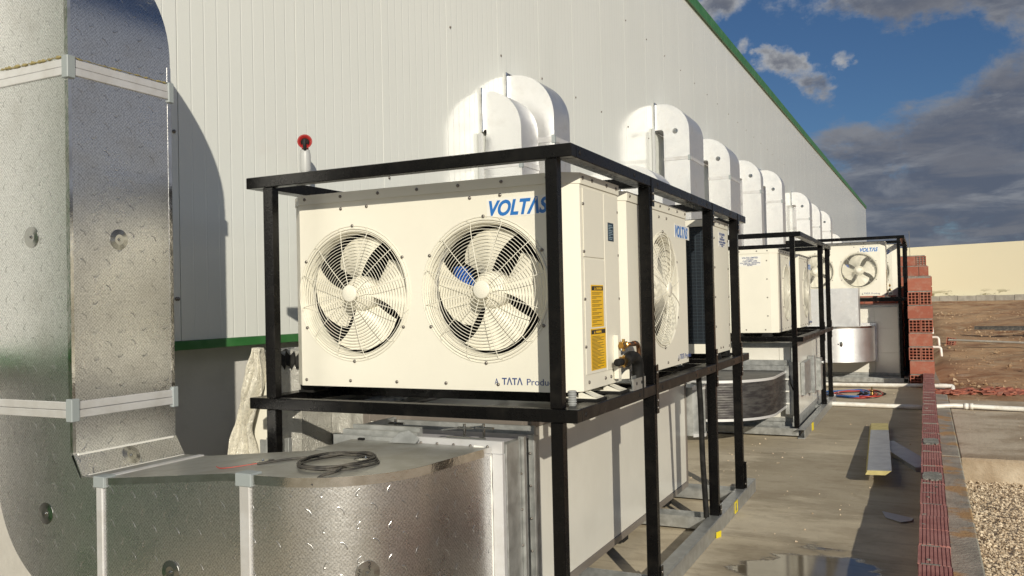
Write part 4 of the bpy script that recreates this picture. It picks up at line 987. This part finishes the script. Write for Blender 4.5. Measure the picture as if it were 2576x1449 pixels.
for (x_, y_) in ((-2.33, 3.45), (-1.93, 3.42), (-1.84, 3.44)):
    b = MB(); b.tube([(x_, y_, 0.96), (x_, y_, 1.045)], 0.007, 8); b.box(x_ - 0.035, x_ + 0.05, y_ - 0.010, y_ + 0.010, 1.022, 1.030); b.build('linkage_pin', M['washer'], t)
b = MB(); b.tube([(-2.04, 3.40, 1.012), (-1.85, 3.44, 1.034)], 0.006, 6); b.build('linkage_rod', M['washer'], t)
b = MB(); b.tube([(-1.99, 3.36, 0.99), (-1.80, 3.38, 0.985)], 0.007, 6); b.build('linkage_rod', M['washer'], t)
b = MB(); b.box(-2.405, -2.375, 3.245, 3.2615, 0.945, 0.982); b.build('latch', M['rubber'], t)
b = MB(); b.lathe([(0.0065, 0), (0.0065, 0.004), (0, 0.006)], (0, 0, 0), (0, -1, 0), 8); rv = b.build('rivet', M['screw'], t, True); rv.location = Vector((-2.07, 3.267, 0.975)) - t.location
rvs = [(-2.07 + 0.085 * k, 3.267, 0.975) for k in range(1, 5)] + [(-1.668, 3.299, 0.32 + 0.15 * k) for k in range(5)] + [(-1.655, 3.444, 0.35 + 0.16 * k) for k in range(4)] + [(-1.665, 3.564, 0.30 + 0.15 * k) for k in range(5)]
for q_ in rvs:
    c_ = rv.copy(); COL.objects.link(c_); c_.location = Vector(q_) - t.location
b = MB(); b.tube([(-1.716, 3.264, z) for z in np.linspace(0.3, 0.955, 14)] + [(-1.75, 3.258, 0.972), (-1.79, 3.256, 0.974)], 0.008, 6, rs=[0.006 + 0.004 * rng.random() for _ in range(16)]); b.build('sealant_bead', M['sticker'], t)
b = MB(); b.add([(-2.20, 3.20, Z2 + 0.012), (-2.07, 3.22, Z2 + 0.010), (-2.06, 3.24, Z2 + 0.030), (-2.13, 3.26, Z2 + 0.060), (-2.17, 3.25, Z2 + 0.050)], [(0, 1, 2, 3, 4)])
mo = b.build('metal_offcut', M['galv_dull'], fix=False); sm_ = mo.modifiers.new('thickness', 'SOLIDIFY'); sm_.thickness = 0.002
tag(mo, 'bent sheet metal offcut lying on the duct lid in front of the damper', 'metal scrap')

# rear outlet of the first unit, round elbow on the second, foil duct on the third
t = thing('rear_outlet_duct', 'small foil duct stub leaving the back of the front air handler', 'air duct', (-1.9, 6.9, 0.2))
b = MB(); P = [(-1.70, 6.73)] + [(-1.86 + 0.24 * math.cos(R(a)), 6.80 + 0.24 * math.sin(R(a))) for a in np.linspace(0, 80, 9)]; Q = [(-2.5, 6.73)] * len(P)
b.ribbon(P, Q, 0.50, 0.885, XY); b.build('elbow', M['galv_dull'], t)
edge_tape(P, 0.868, 0.90, 0.004).build('edge_tape', M['bright_tape'], t); edge_tape(P, 0.49, 0.515, 0.004).build('edge_tape', M['bright_tape'], t)
t = thing('dark_elbow_duct', 'round duct elbow coloured with dark reflections with silver taped edges on the middle air handler', 'air duct', (-2.0, 9.6, 0.3))
P = [(-2.72, 8.76)] + [(-2.15 + 0.67 * math.sin(R(a)), 9.50 - 0.74 * math.cos(R(a))) for a in np.linspace(0, 90, 19)] + [(-1.475, 10.18)]
Q = [(-2.72, 9.45)] + [(-2.30, 9.5)] * 19 + [(-2.24, 10.18)]
b = MB(); b.ribbon(P, Q, 0.33, 0.735, XY); b.build('elbow', M['foil_dark'], t)
edge_tape(P, 0.718, 0.745, 0.005).build('edge_tape', M['bright_tape'], t); edge_tape(P, 0.322, 0.348, 0.005).build('edge_tape', M['bright_tape'], t)
b = MB(); b.box(-1.49, -1.44, 10.185, 10.215, 0.24, 0.80, 0.002); b.box(-2.30, -1.49, 10.19, 10.215, 0.74, 0.80, 0.002); b.box(-1.455, -1.395, 10.22, 10.275, 0.22, 0.84, 0.002); b.box(-2.3, -1.457, 10.22, 10.275, 0.80, 0.86, 0.002)
b.build('flange', M['galv'], t)
b = MB(); b.tube([(-1.40, 10.20, 0.52), (-1.42, 10.15, 0.60), (-1.44, 10.19, 0.68)], 0.008, 6); b.build('latch', M['rubber'], t)
for k in range(3):
    b = MB(); b.box(-1.51, -1.44, 10.14, 10.19, 0.36 + 0.14 * k, 0.375 + 0.14 * k); b.build('tape_flag', M['sticker'], t)
t = thing('far_foil_duct', 'bright foil duct dropping and curving into the far air handler', 'air duct', (-1.4, 15.5, 0.4))
b = MB(); b.ribbon([(-1.06, 1.05), (-1.06, 1.72)], [(-2.0, 1.05), (-2.0, 1.72)], 15.95, 16.4, XZ); b.build('riser', M['foil_white'], t)
P = [(-2.1, 15.85)] + [(-1.47 + 0.62 * math.sin(R(a)), 16.47 - 0.62 * math.cos(R(a))) for a in np.linspace(0, 90, 15)] + [(-0.85, 16.86)]
Q = [(-2.1, 16.45)] + [(-1.64, 16.47)] * 15 + [(-1.64, 16.86)]
b = MB(); b.ribbon(P, Q, 0.42, 1.03, XY); b.build('elbow', M['foil_white'], t)
edge_tape(P, 1.015, 1.045, 0.004).build('edge_tape', M['foil_edge'], t)
b = MB(); b.box(-1.66, -0.82, 16.865, 16.915, 0.37, 1.08, 0.004); b.build('flange', M['strip'], t)
b = MB(); disc(b, (-1.40, 15.86, 0.74), (0.1, -1, 0), 0.075); b.build('washer', M['washer'], t)

# switch boxes on the middle unit
b = MB(); b.box(-1.384, -1.335, 10.75, 11.35, 0.40, 0.80, 0.004); b.box(-1.384, -1.30, 11.42, 11.55, 0.36, 0.83, 0.004)
tag(b.build('switch_box', M['galv']), 'galvanised switch box on the yard side of the middle air handler', 'switch box')
b = MB(); b.box(-1.384, -1.29, 12.05, 12.25, 0.33, 0.76, 0.004); b.lathe([(0.02, 0), (0.02, 0.03), (0, 0.03)], (-1.29, 12.15, 0.7), (1, 0, 0), 10)
tag(b.build('control_box', M['galv']), 'slim galvanised control box by the second post of the middle rack', 'control box')

# ------------------------------------------------------------------ wrapped equipment and plastic
def sheet(name, m, P, n, m_, label, cat, jitter=0.0, thick=0.004):
    """P(u,v) -> point"""
    b = MB(); vs = [P(i / (n - 1), j / (m_ - 1)) for i in range(n) for j in range(m_)]
    b.add(vs, [(i * m_ + j, i * m_ + j + 1, (i + 1) * m_ + j + 1, (i + 1) * m_ + j) for i in range(n - 1) for j in range(m_ - 1)], True)
    o = b.build(name, m, fix=False); sm = o.modifiers.new('thickness', 'SOLIDIFY'); sm.thickness = thick
    return tag(o, label, cat)
def wr(a, b_, s): return 0.5 * (math.sin(a * 17 + b_ * 5 + s) * 0.5 + math.sin(a * 31 - b_ * 11 + 2 * s) * 0.3 + math.sin(b_ * 43 + a * 7 + s) * 0.2)
t = thing('wrapped_crate', 'large crate wrapped in dusty creased plastic behind the front rack', 'wrapped crate', (-3.3, 5.2, 0))
b = MB(); nU, nV = 34, 34
def grid(P):
    vs = [P(i / (nU - 1), j / (nV - 1)) for i in range(nU) for j in range(nV)]
    b.add(vs, [(i * nV + j, i * nV + j + 1, (i + 1) * nV + j + 1, (i + 1) * nV + j) for i in range(nU - 1) for j in range(nV - 1)], True)
XA, XB, YA, YB, ZC = -3.36, -3.10, 3.68, 6.4, 1.36
grid(lambda u_, v_: (XA + (XB - XA) * u_, YA + 0.02 * wr(u_ * 0.5, v_, 1), ZC * v_))
grid(lambda u_, v_: (XB + 0.012 * wr(u_ * 2, v_, 2), YA + (YB - YA) * u_, ZC * v_))
grid(lambda u_, v_: (XA + 0.03 * wr(u_ * 2, v_, 3), YA + (YB - YA) * u_, ZC * v_))
grid(lambda u_, v_: (XA + (XB - XA) * u_, YA + (YB - YA) * v_, ZC + 0.02 * wr(u_, v_, 4)))
b.build('plastic_wrap', M['wrap'], t, fix=False)
b = MB(); b.box(XA + 0.03, XB - 0.03, YA + 0.04, YB, 0.0, ZC - 0.03); b.build('crate', M['galv_dull'], t)
b = MB(); b.box(-3.46, -3.29, 3.655, 3.668, 0.0, 1.30, 0.003); b.build('cream_board', M['cream'], t)
b = MB()
vs = [(XA + 0.02 + 0.24 * k / 14, YA - 0.012 - 0.008 * (k % 2), z_ + 0.018 * math.sin(k * 2.3 + z_ * 9)) for k in range(15) for z_ in (1.27, 1.345)]
b.add(vs, [(2 * k, 2 * k + 2, 2 * k + 3, 2 * k + 1) for k in range(14)]); b.build('torn_flap', M['rubber'], t, fix=False)
t = thing('wrapped_bundle', 'low bundle under creased plastic behind the left front post and duct', 'wrapped bundle', (-2.93, 4.15, 0))
b = MB(); grid(lambda u_, v_: (-3.09 + 0.31 * u_, 3.93 + 0.03 * wr(u_ * 0.7, v_, 5), 1.04 * v_)); grid(lambda u_, v_: (-3.09 + 0.31 * u_, 3.93 + 0.43 * v_, 1.04 + 0.03 * wr(u_, v_, 6)))
grid(lambda u_, v_: (-2.78, 3.93 + 0.43 * u_, 1.04 * v_)); b.build('plastic_wrap', M['wrap'], t, fix=False)
b = MB(); b.box(-3.07, -2.80, 3.97, 4.36, 0.0, 1.0); b.build('core', M['galv_dull'], t)
def drape(u_, v_):
    # hangs from the crate corner, gathered at a knot low down
    k = math.exp(-((v_ - 0.40) / 0.07) ** 2)
    VV = (0, 0.25, 0.40, 0.50, 0.65, 0.82, 1.0)
    l = float(np.interp(v_, VV, (-3.555, -3.56, -3.545, -3.555, -3.53, -3.44, -3.37))); r_ = float(np.interp(v_, VV, (-3.36, -3.36, -3.42, -3.39, -3.36, -3.32, -3.28)))
    l += (0.010 * math.sin(v_ * 31) + 0.022 * math.sin(v_ * 12.5 + 1)) * (1 - k) * (1 - v_); r_ += 0.015 * math.sin(v_ * 17) * (1 - k); x_ = l + (r_ - l) * u_
    fold = math.sin(u_ * 17 + v_ * 3.0 + 2 * math.sin(v_ * 5)) * 0.028 + math.sin(u_ * 37 - v_ * 9) * 0.011 + math.sin(u_ * 5 + v_ * 19) * 0.016 + math.sin(v_ * 57 + u_ * 12) * 0.004
    return (x_, 3.615 + fold * (1 - 0.4 * k) - 0.035 * k - 0.02 * math.sin(math.pi * u_), 0.10 + 1.28 * v_)
dr = sheet('plastic_sheet', M['plastic'], drape, 60, 80, 'knotted cream plastic sheet hanging beside the wrapped crate by the white wall', 'plastic sheet')
b = MB(); b.lathe([(0.0, -0.05), (0.04, -0.035), (0.055, 0.0), (0.035, 0.03), (0.0, 0.045)], (-3.475, 3.55, 0.655), (0.2, -1, 0.3), 11)
b.lathe([(0.0, -0.04), (0.03, -0.02), (0.045, 0.0), (0.0, 0.03)], (-3.53, 3.57, 0.63), (-0.3, -1, -0.2), 9)
kn = b.build('knot', M['plastic'], dr)
t = thing('floor_bracket', 'dull steel angle bracket box standing at the foot of the left front post', 'bracket', (-2.98, 3.45, 0.8))
b = MB(); b.box(-3.135, -3.10, 3.39, 3.40, 0.107, 0.915); b.box(-3.10, -2.935, 3.40, 3.405, 0.107, 0.925); b.box(-2.955, -2.932, 3.375, 3.398, 0.107, 0.935, 0.002); b.build('angle', M['galv_dull'], t)

# horn pipe on the wall
t = thing('vent_pipe', 'grey vent pipe with a flared red mouth against the white wall', 'vent pipe', (-3.92, 4.74, 0))
b = MB(); b.tube([(-3.92, 4.74, 0.0), (-3.92, 4.74, 2.71)], 0.033, 16); b.lathe([(0.036, 0), (0.038, 0.02), (0.038, 0.11), (0.036, 0.13)], (-3.92, 4.74, 2.56), (0, 0, 1), 16); b.build('pipe', M['pvcgrey'], t)
hn = Vector((0.55, -0.8, 0.12)).normalized()
b = MB(); b.lathe([(0.0, -0.045), (0.022, -0.04), (0.028, -0.01), (0.047, 0.020), (0.052, 0.026), (0.046, 0.026), (0.026, 0.0), (0.018, -0.03), (0.0, -0.03)], Vector((-3.92, 4.74, 2.765)), hn, 24); b.tube([(-3.92, 4.74, 2.70), (-3.92, 4.74, 2.75)], 0.024, 12); b.build('mouth', M['red'], t)
b = MB(); b.lathe([(0.024, 0.0), (0.030, 0.008), (0.0, 0.006)], Vector((-3.92, 4.74, 2.765)), hn, 20); b.tube([(-3.895, 4.705, 2.775), (-3.885, 4.69, 2.74), (-3.905, 4.72, 2.71)], 0.013, 8); b.build('mouth_shade', M['inside'], t)  # dark piece in place of the shade inside the open mouth
for lab_, yy, z1_ in (('grey downpipe in the shaded slot beside the wide tall duct', 13.92, 4.5), ('grey downpipe left of the nearest short foil duct', 7.66, 3.35)):
    b = MB(); b.box(XW + 0.003, XW + 0.05, yy, yy + 0.05, 0.0, z1_, 0.008); tag(b.build('downpipe', M['pvcgrey']), lab_, 'downpipe')

# ------------------------------------------------------------------ brickwork
def hollow_brick(mb, x0, x1, y0, y1, z0, z1, nx=3, nz=4):
    """cells open towards -y"""
    t_ = 0.014; wx = (x1 - x0 - t_ * (nx + 1)) / nx; wz = (z1 - z0 - t_ * (nz + 1)) / nz
    bm = bmesh.new(); xs = [x0]; zs = [z0]
    for k in range(nx): xs += [xs[-1] + t_, xs[-1] + t_ + wx]
    xs.append(x1)
    for k in range(nz): zs += [zs[-1] + t_, zs[-1] + t_ + wz]
    zs.append(z1)
    vs = [(x, y0, z) for z in zs for x in xs]; n = len(xs); fs = []
    for j in range(len(zs) - 1):
        for i_ in range(n - 1):
            if i_ % 2 == 1 and j % 2 == 1: continue
            fs.append((j * n + i_, j * n + i_ + 1, (j + 1) * n + i_ + 1, (j + 1) * n + i_))
    o = len(vs)
    for j in range(1, len(zs) - 1, 2):
        for i_ in range(1, n - 1, 2):
            q = [j * n + i_, j * n + i_ + 1, (j + 1) * n + i_ + 1, (j + 1) * n + i_]
            k = len(vs); vs += [(vs[a][0], y0 + 0.11, vs[a][2]) for a in q]
            fs += [(q[a], q[(a + 1) % 4], k + (a + 1) % 4, k + a) for a in range(4)] + [(k, k + 1, k + 2, k + 3)]
    k = len(vs); vs += [(x, y, z) for y in (y0, y1) for z in (z0, z1) for x in (x0, x1)]
    fs += [(k, k + 1, k + 5, k + 4), (k + 2, k + 6, k + 7, k + 3), (k, k + 4, k + 6, k + 2), (k + 1, k + 3, k + 7, k + 5), (k + 4, k + 5, k + 7, k + 6)]
    mb.add(vs, fs); bm.free()
def ribbed_brick(mb, x0, x1, y0, y1, z0, z1, n=9):
    pts_ = [(y1, z0), (y1, z1)]; h = (z1 - z0) / n; prof = []
    for k in range(n):
        a = z1 - k * h; prof += [(y0, a), (y0, a - h * 0.68), (y0 + 0.005, a - h * 0.74), (y0 + 0.005, a - h * 0.96)]
    prof.append((y0, z0)); poly = [(y1, z0), (y1, z1)] + prof
    mb.prism(poly, x0, x1, YZ)
t = thing('brick_pillar', 'pillar of red hollow bricks laid in alternate ribbed and open courses at the end of the low wall', 'brick pillar', (-0.1, 16.7, 0))
b = MB(); bmo = MB(); z = 0.0
for k in range(8):
    xo = -0.275 + 0.006 * math.sin(k * 2.1); x1_ = 0.095 + 0.01 * math.sin(k * 1.7); zz1 = z + 0.215; y0_ = 15.92 + 0.006 * math.sin(k * 3)
    if k % 2 == 0:
        mid = (xo + x1_) / 2; hollow_brick(b, xo, mid - 0.004, y0_, y0_ + 0.30, z + 0.001, zz1); hollow_brick(b, mid + 0.004, x1_, y0_, y0_ + 0.30, z + 0.001, zz1)
    else: ribbed_brick(b, xo, x1_, y0_, y0_ + 0.30, z + 0.001, zz1)
    bmo.box(xo + 0.01, x1_ - 0.008, y0_ + 0.01, y0_ + 0.29, zz1 + 0.0005, zz1 + 0.0195); z += 0.235
y = 16.24; k2 = 0
while y < 20.1:
    for k in range(8): ribbed_brick(b, -0.268 + 0.004 * rng.random(), 0.085, y, min(y + 0.29, 20.14), 0.235 * k + 0.001, 0.235 * k + 0.215, 4)
    for k in range(8): bmo.box(-0.26, 0.078, y + 0.001, y + 0.289, 0.235 * k + 0.2155, 0.235 * k + 0.2345)
    y += 0.30
b.build('bricks', M['brick'], t); bmo.build('mortar', M['mortar'], t)
b = MB(); hollow_brick(b, 0.02, 0.07, 16.6, 16.64, 0, 0.01) if False else None
t = thing('brick_wall', 'red hollow brick wall with a toothed end standing behind the far rack', 'brick wall', (-1.5, 20.2, 0))
b = MB(); bmo = MB(); z = 0.0; k = 0
while z < 2.42:
    xe = 0.03 + (0.10 if k in (7, 8) else 0.04 if k % 2 else 0.0); x = xe; first = True
    while x > -4.0:
        l = 0.30 if not first else (0.18 if k % 2 else 0.30)
        if k == 10 and first: hollow_brick(b, x - 0.19, x, 20.15, 20.3, z, z + 0.2, 3, 4); l = 0.19
        else: ribbed_brick(b, x - l, x, 20.15 + 0.004 * rng.random(), 20.33, z, z + 0.2, 8)
        x -= l + 0.012; first = False
    bmo.box(-4.0, xe - 0.02, 20.158, 20.32, z + 0.2003, z + 0.2197); bmo.box(-4.0, xe - 0.03, 20.17, 20.31, z + 0.001, z + 0.1995)
    z += 0.22; k += 1
bmo.obox((-0.07, 20.146, 1.87), (1, 0, 0), (0, 1, 0), (0, 0, 1), 0.06, 0.006, 0.10)
b.build('bricks', M['brick'], t); bmo.build('mortar', M['mortar'], t)
b = MB(); b.tube([(-0.28, 20.2, 2.4), (-0.285, 20.2, 2.95)], 0.006, 6)
tag(b.build('rebar', M['screw']), 'thin steel bar rising from the top of the brick wall behind the far rack', 'steel bar')

t = thing('low_wall', 'low wall of weathered ribbed bricks with mortar joints running along the yard', 'low wall', (0.01, 9, 0))
b = MB(); bmo = MB(); y = 2.0; LX0, LX1, LZ = -0.068, 0.084, 0.25; k = 0
while y < 15.9:
    l = min(0.33 + 0.02 * rng.random(), 15.905 - y)
    dx_ = 0.0015 * rng.normal(); n = 8; h = (LX1 - LX0) / n; top = LZ + 0.003 * rng.normal(); prof = [(LX0 + dx_, 0.001)]
    for q in range(n):
        a = LX0 + dx_ + q * h; prof += [(a, top), (a + h * 0.72, top), (a + h * 0.76, top - 0.005), (a + h * 0.96, top - 0.005)]
    prof += [(LX1 + dx_, top), (LX1 + dx_, 0.001)]
    b.prism(prof, y, y + l - 0.012, XZ)
    bmo.box(LX0 + 0.006, LX1 - 0.006, y + l - 0.0119, y + l - 0.0001, 0.002, LZ - 0.003)
    bmo.box(LX0 + 0.012, LX0 + 0.06 + 0.08 * rng.random(), y + l - 0.013, y + l + 0.002, LZ - 0.004, LZ + 0.002)
    if rng.random() < 0.5: bmo.obox((LX0 + 0.15 * rng.random(), y + l * rng.random(), LZ + 0.003), (1, rng.normal(), 0), (-rng.normal(), 1, 0.1), (0, 0, 1), 0.010 * rng.random() + 0.004, 0.006, 0.004)
    y += l; k += 1
for (ya, yb) in ((6.80, 7.14), (8.42, 8.78)):
    n_ = 26; ring = []
    for q in range(n_):
        a = 2 * math.pi * q / n_; ca, sa = math.cos(a), math.sin(a); sq = 1 / max(abs(ca), abs(sa)) ** 0.75
        ring.append(((LX0 + LX1) / 2 + 0.068 * ca * sq * (0.86 + 0.14 * rng.random()), (ya + yb) / 2 + (yb - ya) / 2 * sa * sq * (0.75 + 0.25 * rng.random())))
    bmo.prism(ring, LZ - 0.01, LZ + 0.009, XY)
b.build('bricks', M['brickwet'], t); bmo.build('mortar', M['mortar'], t)

# far boundary wall
t = thing('boundary_wall', 'long cream rendered wall with mossy foot across the far side of the site', 'boundary wall', (20, 58, 1))
b = MB(); A = Vector((-2.0, 62.5, 0)); Bq = Vector((60, 38.0, 0)); dv = (Bq - A).normalized(); nv = Vector((-dv.y, dv.x, 0)); Lw = (Bq - A).length
b.obox((A + Bq) / 2 + Vector((0, 0, 2.6)), dv, nv, (0, 0, 1), Lw / 2, 0.12, 2.05); b.build('render_face', M['farwall'], t)
b = MB()
for k in range(60): b.obox(A + dv * (0.5 + k * 1.08) - nv * 0.30 + Vector((0, 0, 1.16 + 0.02 * (k % 2))), dv, nv, (0, 0, 1), 0.525, 0.15, 0.24)
b.build('foot_kerb', M['kerb'], t)

# ------------------------------------------------------------------ pipes and small things on the ground
t = thing('drain_pipe', 'long white drain pipe with a coupling, crossing the yard through the low wall', 'pipe', (0, 13.1, 0))
b = MB(); b.tube([(-1.6, 13.05, 0.037), (-0.1, 12.93, 0.037), (0.3, 13.22, 0.040), (1.3, 13.04, 0.036), (7.5, 12.3, 0.03)], 0.032, 14); b.build('tube', M['pvc'], t)
b = MB(); b.lathe([(0.034, -0.055), (0.043, -0.055), (0.043, -0.015), (0.038, -0.014), (0.038, 0.014), (0.043, 0.015), (0.043, 0.055), (0.034, 0.055)], (0.49, 13.187, 0.039), (1, -0.18, 0), 16); b.build('coupling', M['pvc'], t)
t = thing('elbow_pipe', 'white drain pipe before the far rack, ending in an elbow past the pillar', 'pipe', (-0.5, 15.7, 0))
b = MB(); b.tube(bend([(-1.7, 15.62, 0.06), (0.30, 15.66, 0.07), (0.36, 15.66, 0.07), (0.36, 15.58, 0.0), (0.36, 15.56, -0.04)], 0.06), 0.032, 14); b.build('tube', M['pvc'], t)
b = MB(); b.tube([(0.16, 15.658, 0.07), (0.28, 15.66, 0.07)], 0.037, 14); b.build('coupling', M['pvc'], t)
for lab_, yy, zz_, ll in (('upper white spout pipe sticking out beside the brick pillar', 22.5, 0.30, 0.02), ('middle white spout pipe with a double bend by the brick pillar', 20.0, 0.15, 0.12), ('lower white spout pipe drooping beside the brick pillar', 18.6, 0.02, 0.14)):
    b = MB(); b.tube(bend([(-0.2, yy, zz_ + 0.52), (0.10 + ll, yy, zz_ + 0.52), (0.11 + ll, yy - 0.03, zz_ + 0.34)], 0.05), 0.026, 10); tag(b.build('spout_pipe', M['pvc']), lab_, 'pipe')
b = MB(); b.tube([(2.5, 21.0, 0.27), (3.0, 20.9, 0.27)], 0.04, 10); tag(b.build('pipe_offcut', M['pvc']), 'short loose white pipe piece lying on the brown earth', 'pipe')
b = MB(); hollow_brick(b, -0.10, 0.10, 0, 0.3, 0, 0.2, 3, 4)
o_ = b.build('loose_brick', M['brick']); o_.location = (0.55, 25.6, 0.20); o_.rotation_euler = (R(-8), R(8), R(-10)); tag(o_, 'single hollow brick lying on the earth right of the brick pillar', 'brick')
b = MB(); b.tube([(0.5, 24.3, 0.40), (3.6, 22.9, 0.33)], 0.03, 6); tag(b.build('earth_pipe', M['kerb']), 'thin pale bar lying along the brown earth', 'bar')
b = MB(); b.obox((2.4, 29.2, 0.52), (1, -0.05, 0), (0, 1, 0), (0, 0, 1), 1.1, 0.09, 0.05); b.obox((2.7, 28.7, 0.50), (1, 0.06, 0), (0, 1, 0), (0, 0, 1), 0.9, 0.05, 0.04)
tag(b.build('timber_planks', M['cable']), 'dark weathered planks lying on the earth below the cream wall', 'planks')

# foam boards
t = thing('foam_board', 'long foil faced yellow foam board propped along the shadow edge in the yard', 'foam board', (-0.5, 9.2, 0))
A = Vector((-0.535, 11.05, 0.045)); Bq = Vector((-0.385, 7.70, 0.115)); ax = (Bq - A).normalized(); side = Vector((1, 0.045, 0.03)); side = (side - ax * side.dot(ax)).normalized(); upv = side.cross(-ax).normalized()
if upv.z < 0: upv = -upv
c_ = (A + Bq) / 2; hl = (Bq - A).length / 2
def beveled(mb, c, hl_, hw_t, hw_b, z0_, z1_, sh=0.0):
    vs = []
    for e_ in (-1, 1):
        for (wv, zv) in ((-hw_b - sh, z0_), (hw_b - 3.2 * sh, z0_), (hw_t, z1_), (-hw_t, z1_)): vs.append(c + ax * hl_ * e_ + side * wv + upv * zv)
    mb.add(vs, [(0, 3, 2, 1), (4, 5, 6, 7), (0, 1, 5, 4), (1, 2, 6, 5), (2, 3, 7, 6), (3, 0, 4, 7)])
b = MB(); beveled(b, c_, hl, 0.092, 0.095, -0.022, 0.014, 0.016); b.build('foam_core', M['foam'], t)
b = MB(); beveled(b, c_ + ax * 0.33, hl - 0.335, 0.0935, 0.0935, 0.0145, 0.0165)
b.build('facing', M['facing'], t)
b = MB(); b.obox((-0.235, 9.15, 0.022), (0.30, -1.0, 0.0), (1.0, 0.30, 0.02), (0, 0, 1), 0.72, 0.10, 0.02)
fb = tag(b.build('foam_offcut', M['facing']), 'small grey faced foam offcut lying flat in the shade of the low wall', 'foam board')
b = MB(); b.obox((-0.52, 7.72, 0.045), (1, 0, 0), (0, 1, 0), (0, 0, 1), 0.0, 0.0, 0.0) if False else None
b = MB(); b.add([(-0.30, 6.62, 0.006), (-0.20, 6.50, 0.010), (-0.13, 6.56, 0.012), (-0.12, 6.66, 0.006), (-0.22, 6.74, 0.004), (-0.33, 6.80, 0.006)], [(0, 1, 2, 3), (0, 3, 4, 5)])
sc_ = b.build('paper_scrap', M['paper'], fix=False); sm_ = sc_.modifiers.new('thickness', 'SOLIDIFY'); sm_.thickness = 0.002; tag(sc_, 'torn scrap of grey paper on the shaded concrete near the low wall', 'paper')

# hoses
t = thing('gauge_hoses', 'tangle of red and blue hoses with a brass valve on the ground', 'hose', (-1.0, 14.6, 0))
for nm, m_, n_, cx0, cy0 in (('red_hose', M['hosered'], 3, -1.05, 14.5), ('blue_hose', M['hoseblue'], 3, -1.18, 14.6), ('dark_hose', M['rubber'], 2, -0.82, 14.6)):
    b = MB()
    for k in range(n_):
        r1 = (0.34, 0.24, 0.20)[n_ - 3 if n_ > 2 else 2] * (0.75 + 0.3 * rng.random()) if nm != 'dark_hose' else 0.14 + 0.05 * k
        ox, oy, ph = 0.06 * rng.normal(), 0.1 * rng.normal(), rng.random() * 6
        b.tube([(cx0 + ox + r1 * math.cos(a), cy0 + oy + r1 * 1.5 * math.sin(a + 0.4 * math.sin(a)), 0.014 + 0.012 * k + 0.008 * math.sin(3 * a + ph)) for a in np.linspace(0, 6.283, 33)[:-1]], 0.011, 7, closed=True)
    b.build(nm, m_, t)
b = MB(); b.lathe([(0, 0), (0.035, 0), (0.035, 0.03), (0.022, 0.035), (0.022, 0.06), (0.03, 0.062), (0.03, 0.08), (0.012, 0.085), (0.012, 0.13), (0, 0.13)], (-0.80, 14.45, 0.02), (0, 0, 1), 12); b.build('brass_valve', M['brass'], t)

# yellow tags on the base rail
b = MB(); X_ = -1.2985
for (ya, yb, za, zb) in ((6.30, 6.315, 0.015, 0.10), (6.385, 6.40, 0.015, 0.10), (6.315, 6.385, 0.085, 0.10), (6.315, 6.385, 0.015, 0.03)): b.box(X_, X_ + 0.003, ya, yb, za, zb)
tag(b.build('rail_tag', M['tag']), 'yellow rectangular outline tag stuck on the galvanised rail of the front rack', 'tag')
b = MB(); b.obox((-1.285, 5.70, 0.02), (0.3, 1, 0), (0, 0.2, 1), (1, -0.3, 0.1), 0.03, 0.02, 0.002)
tag(b.build('yellow_scrap', M['tag']), 'small bent yellow scrap on the ground at the rail edge', 'plastic scrap')
b = MB(); b.obox((-1.247, 10.62, 0.05), (0.1, 1, 0), (0, 0, 1), (1, 0, 0), 0.045, 0.045, 0.002)
tag(b.build('yellow_sticker', M['tag']), 'yellow sticker on the rail corner of the middle rack', 'sticker')
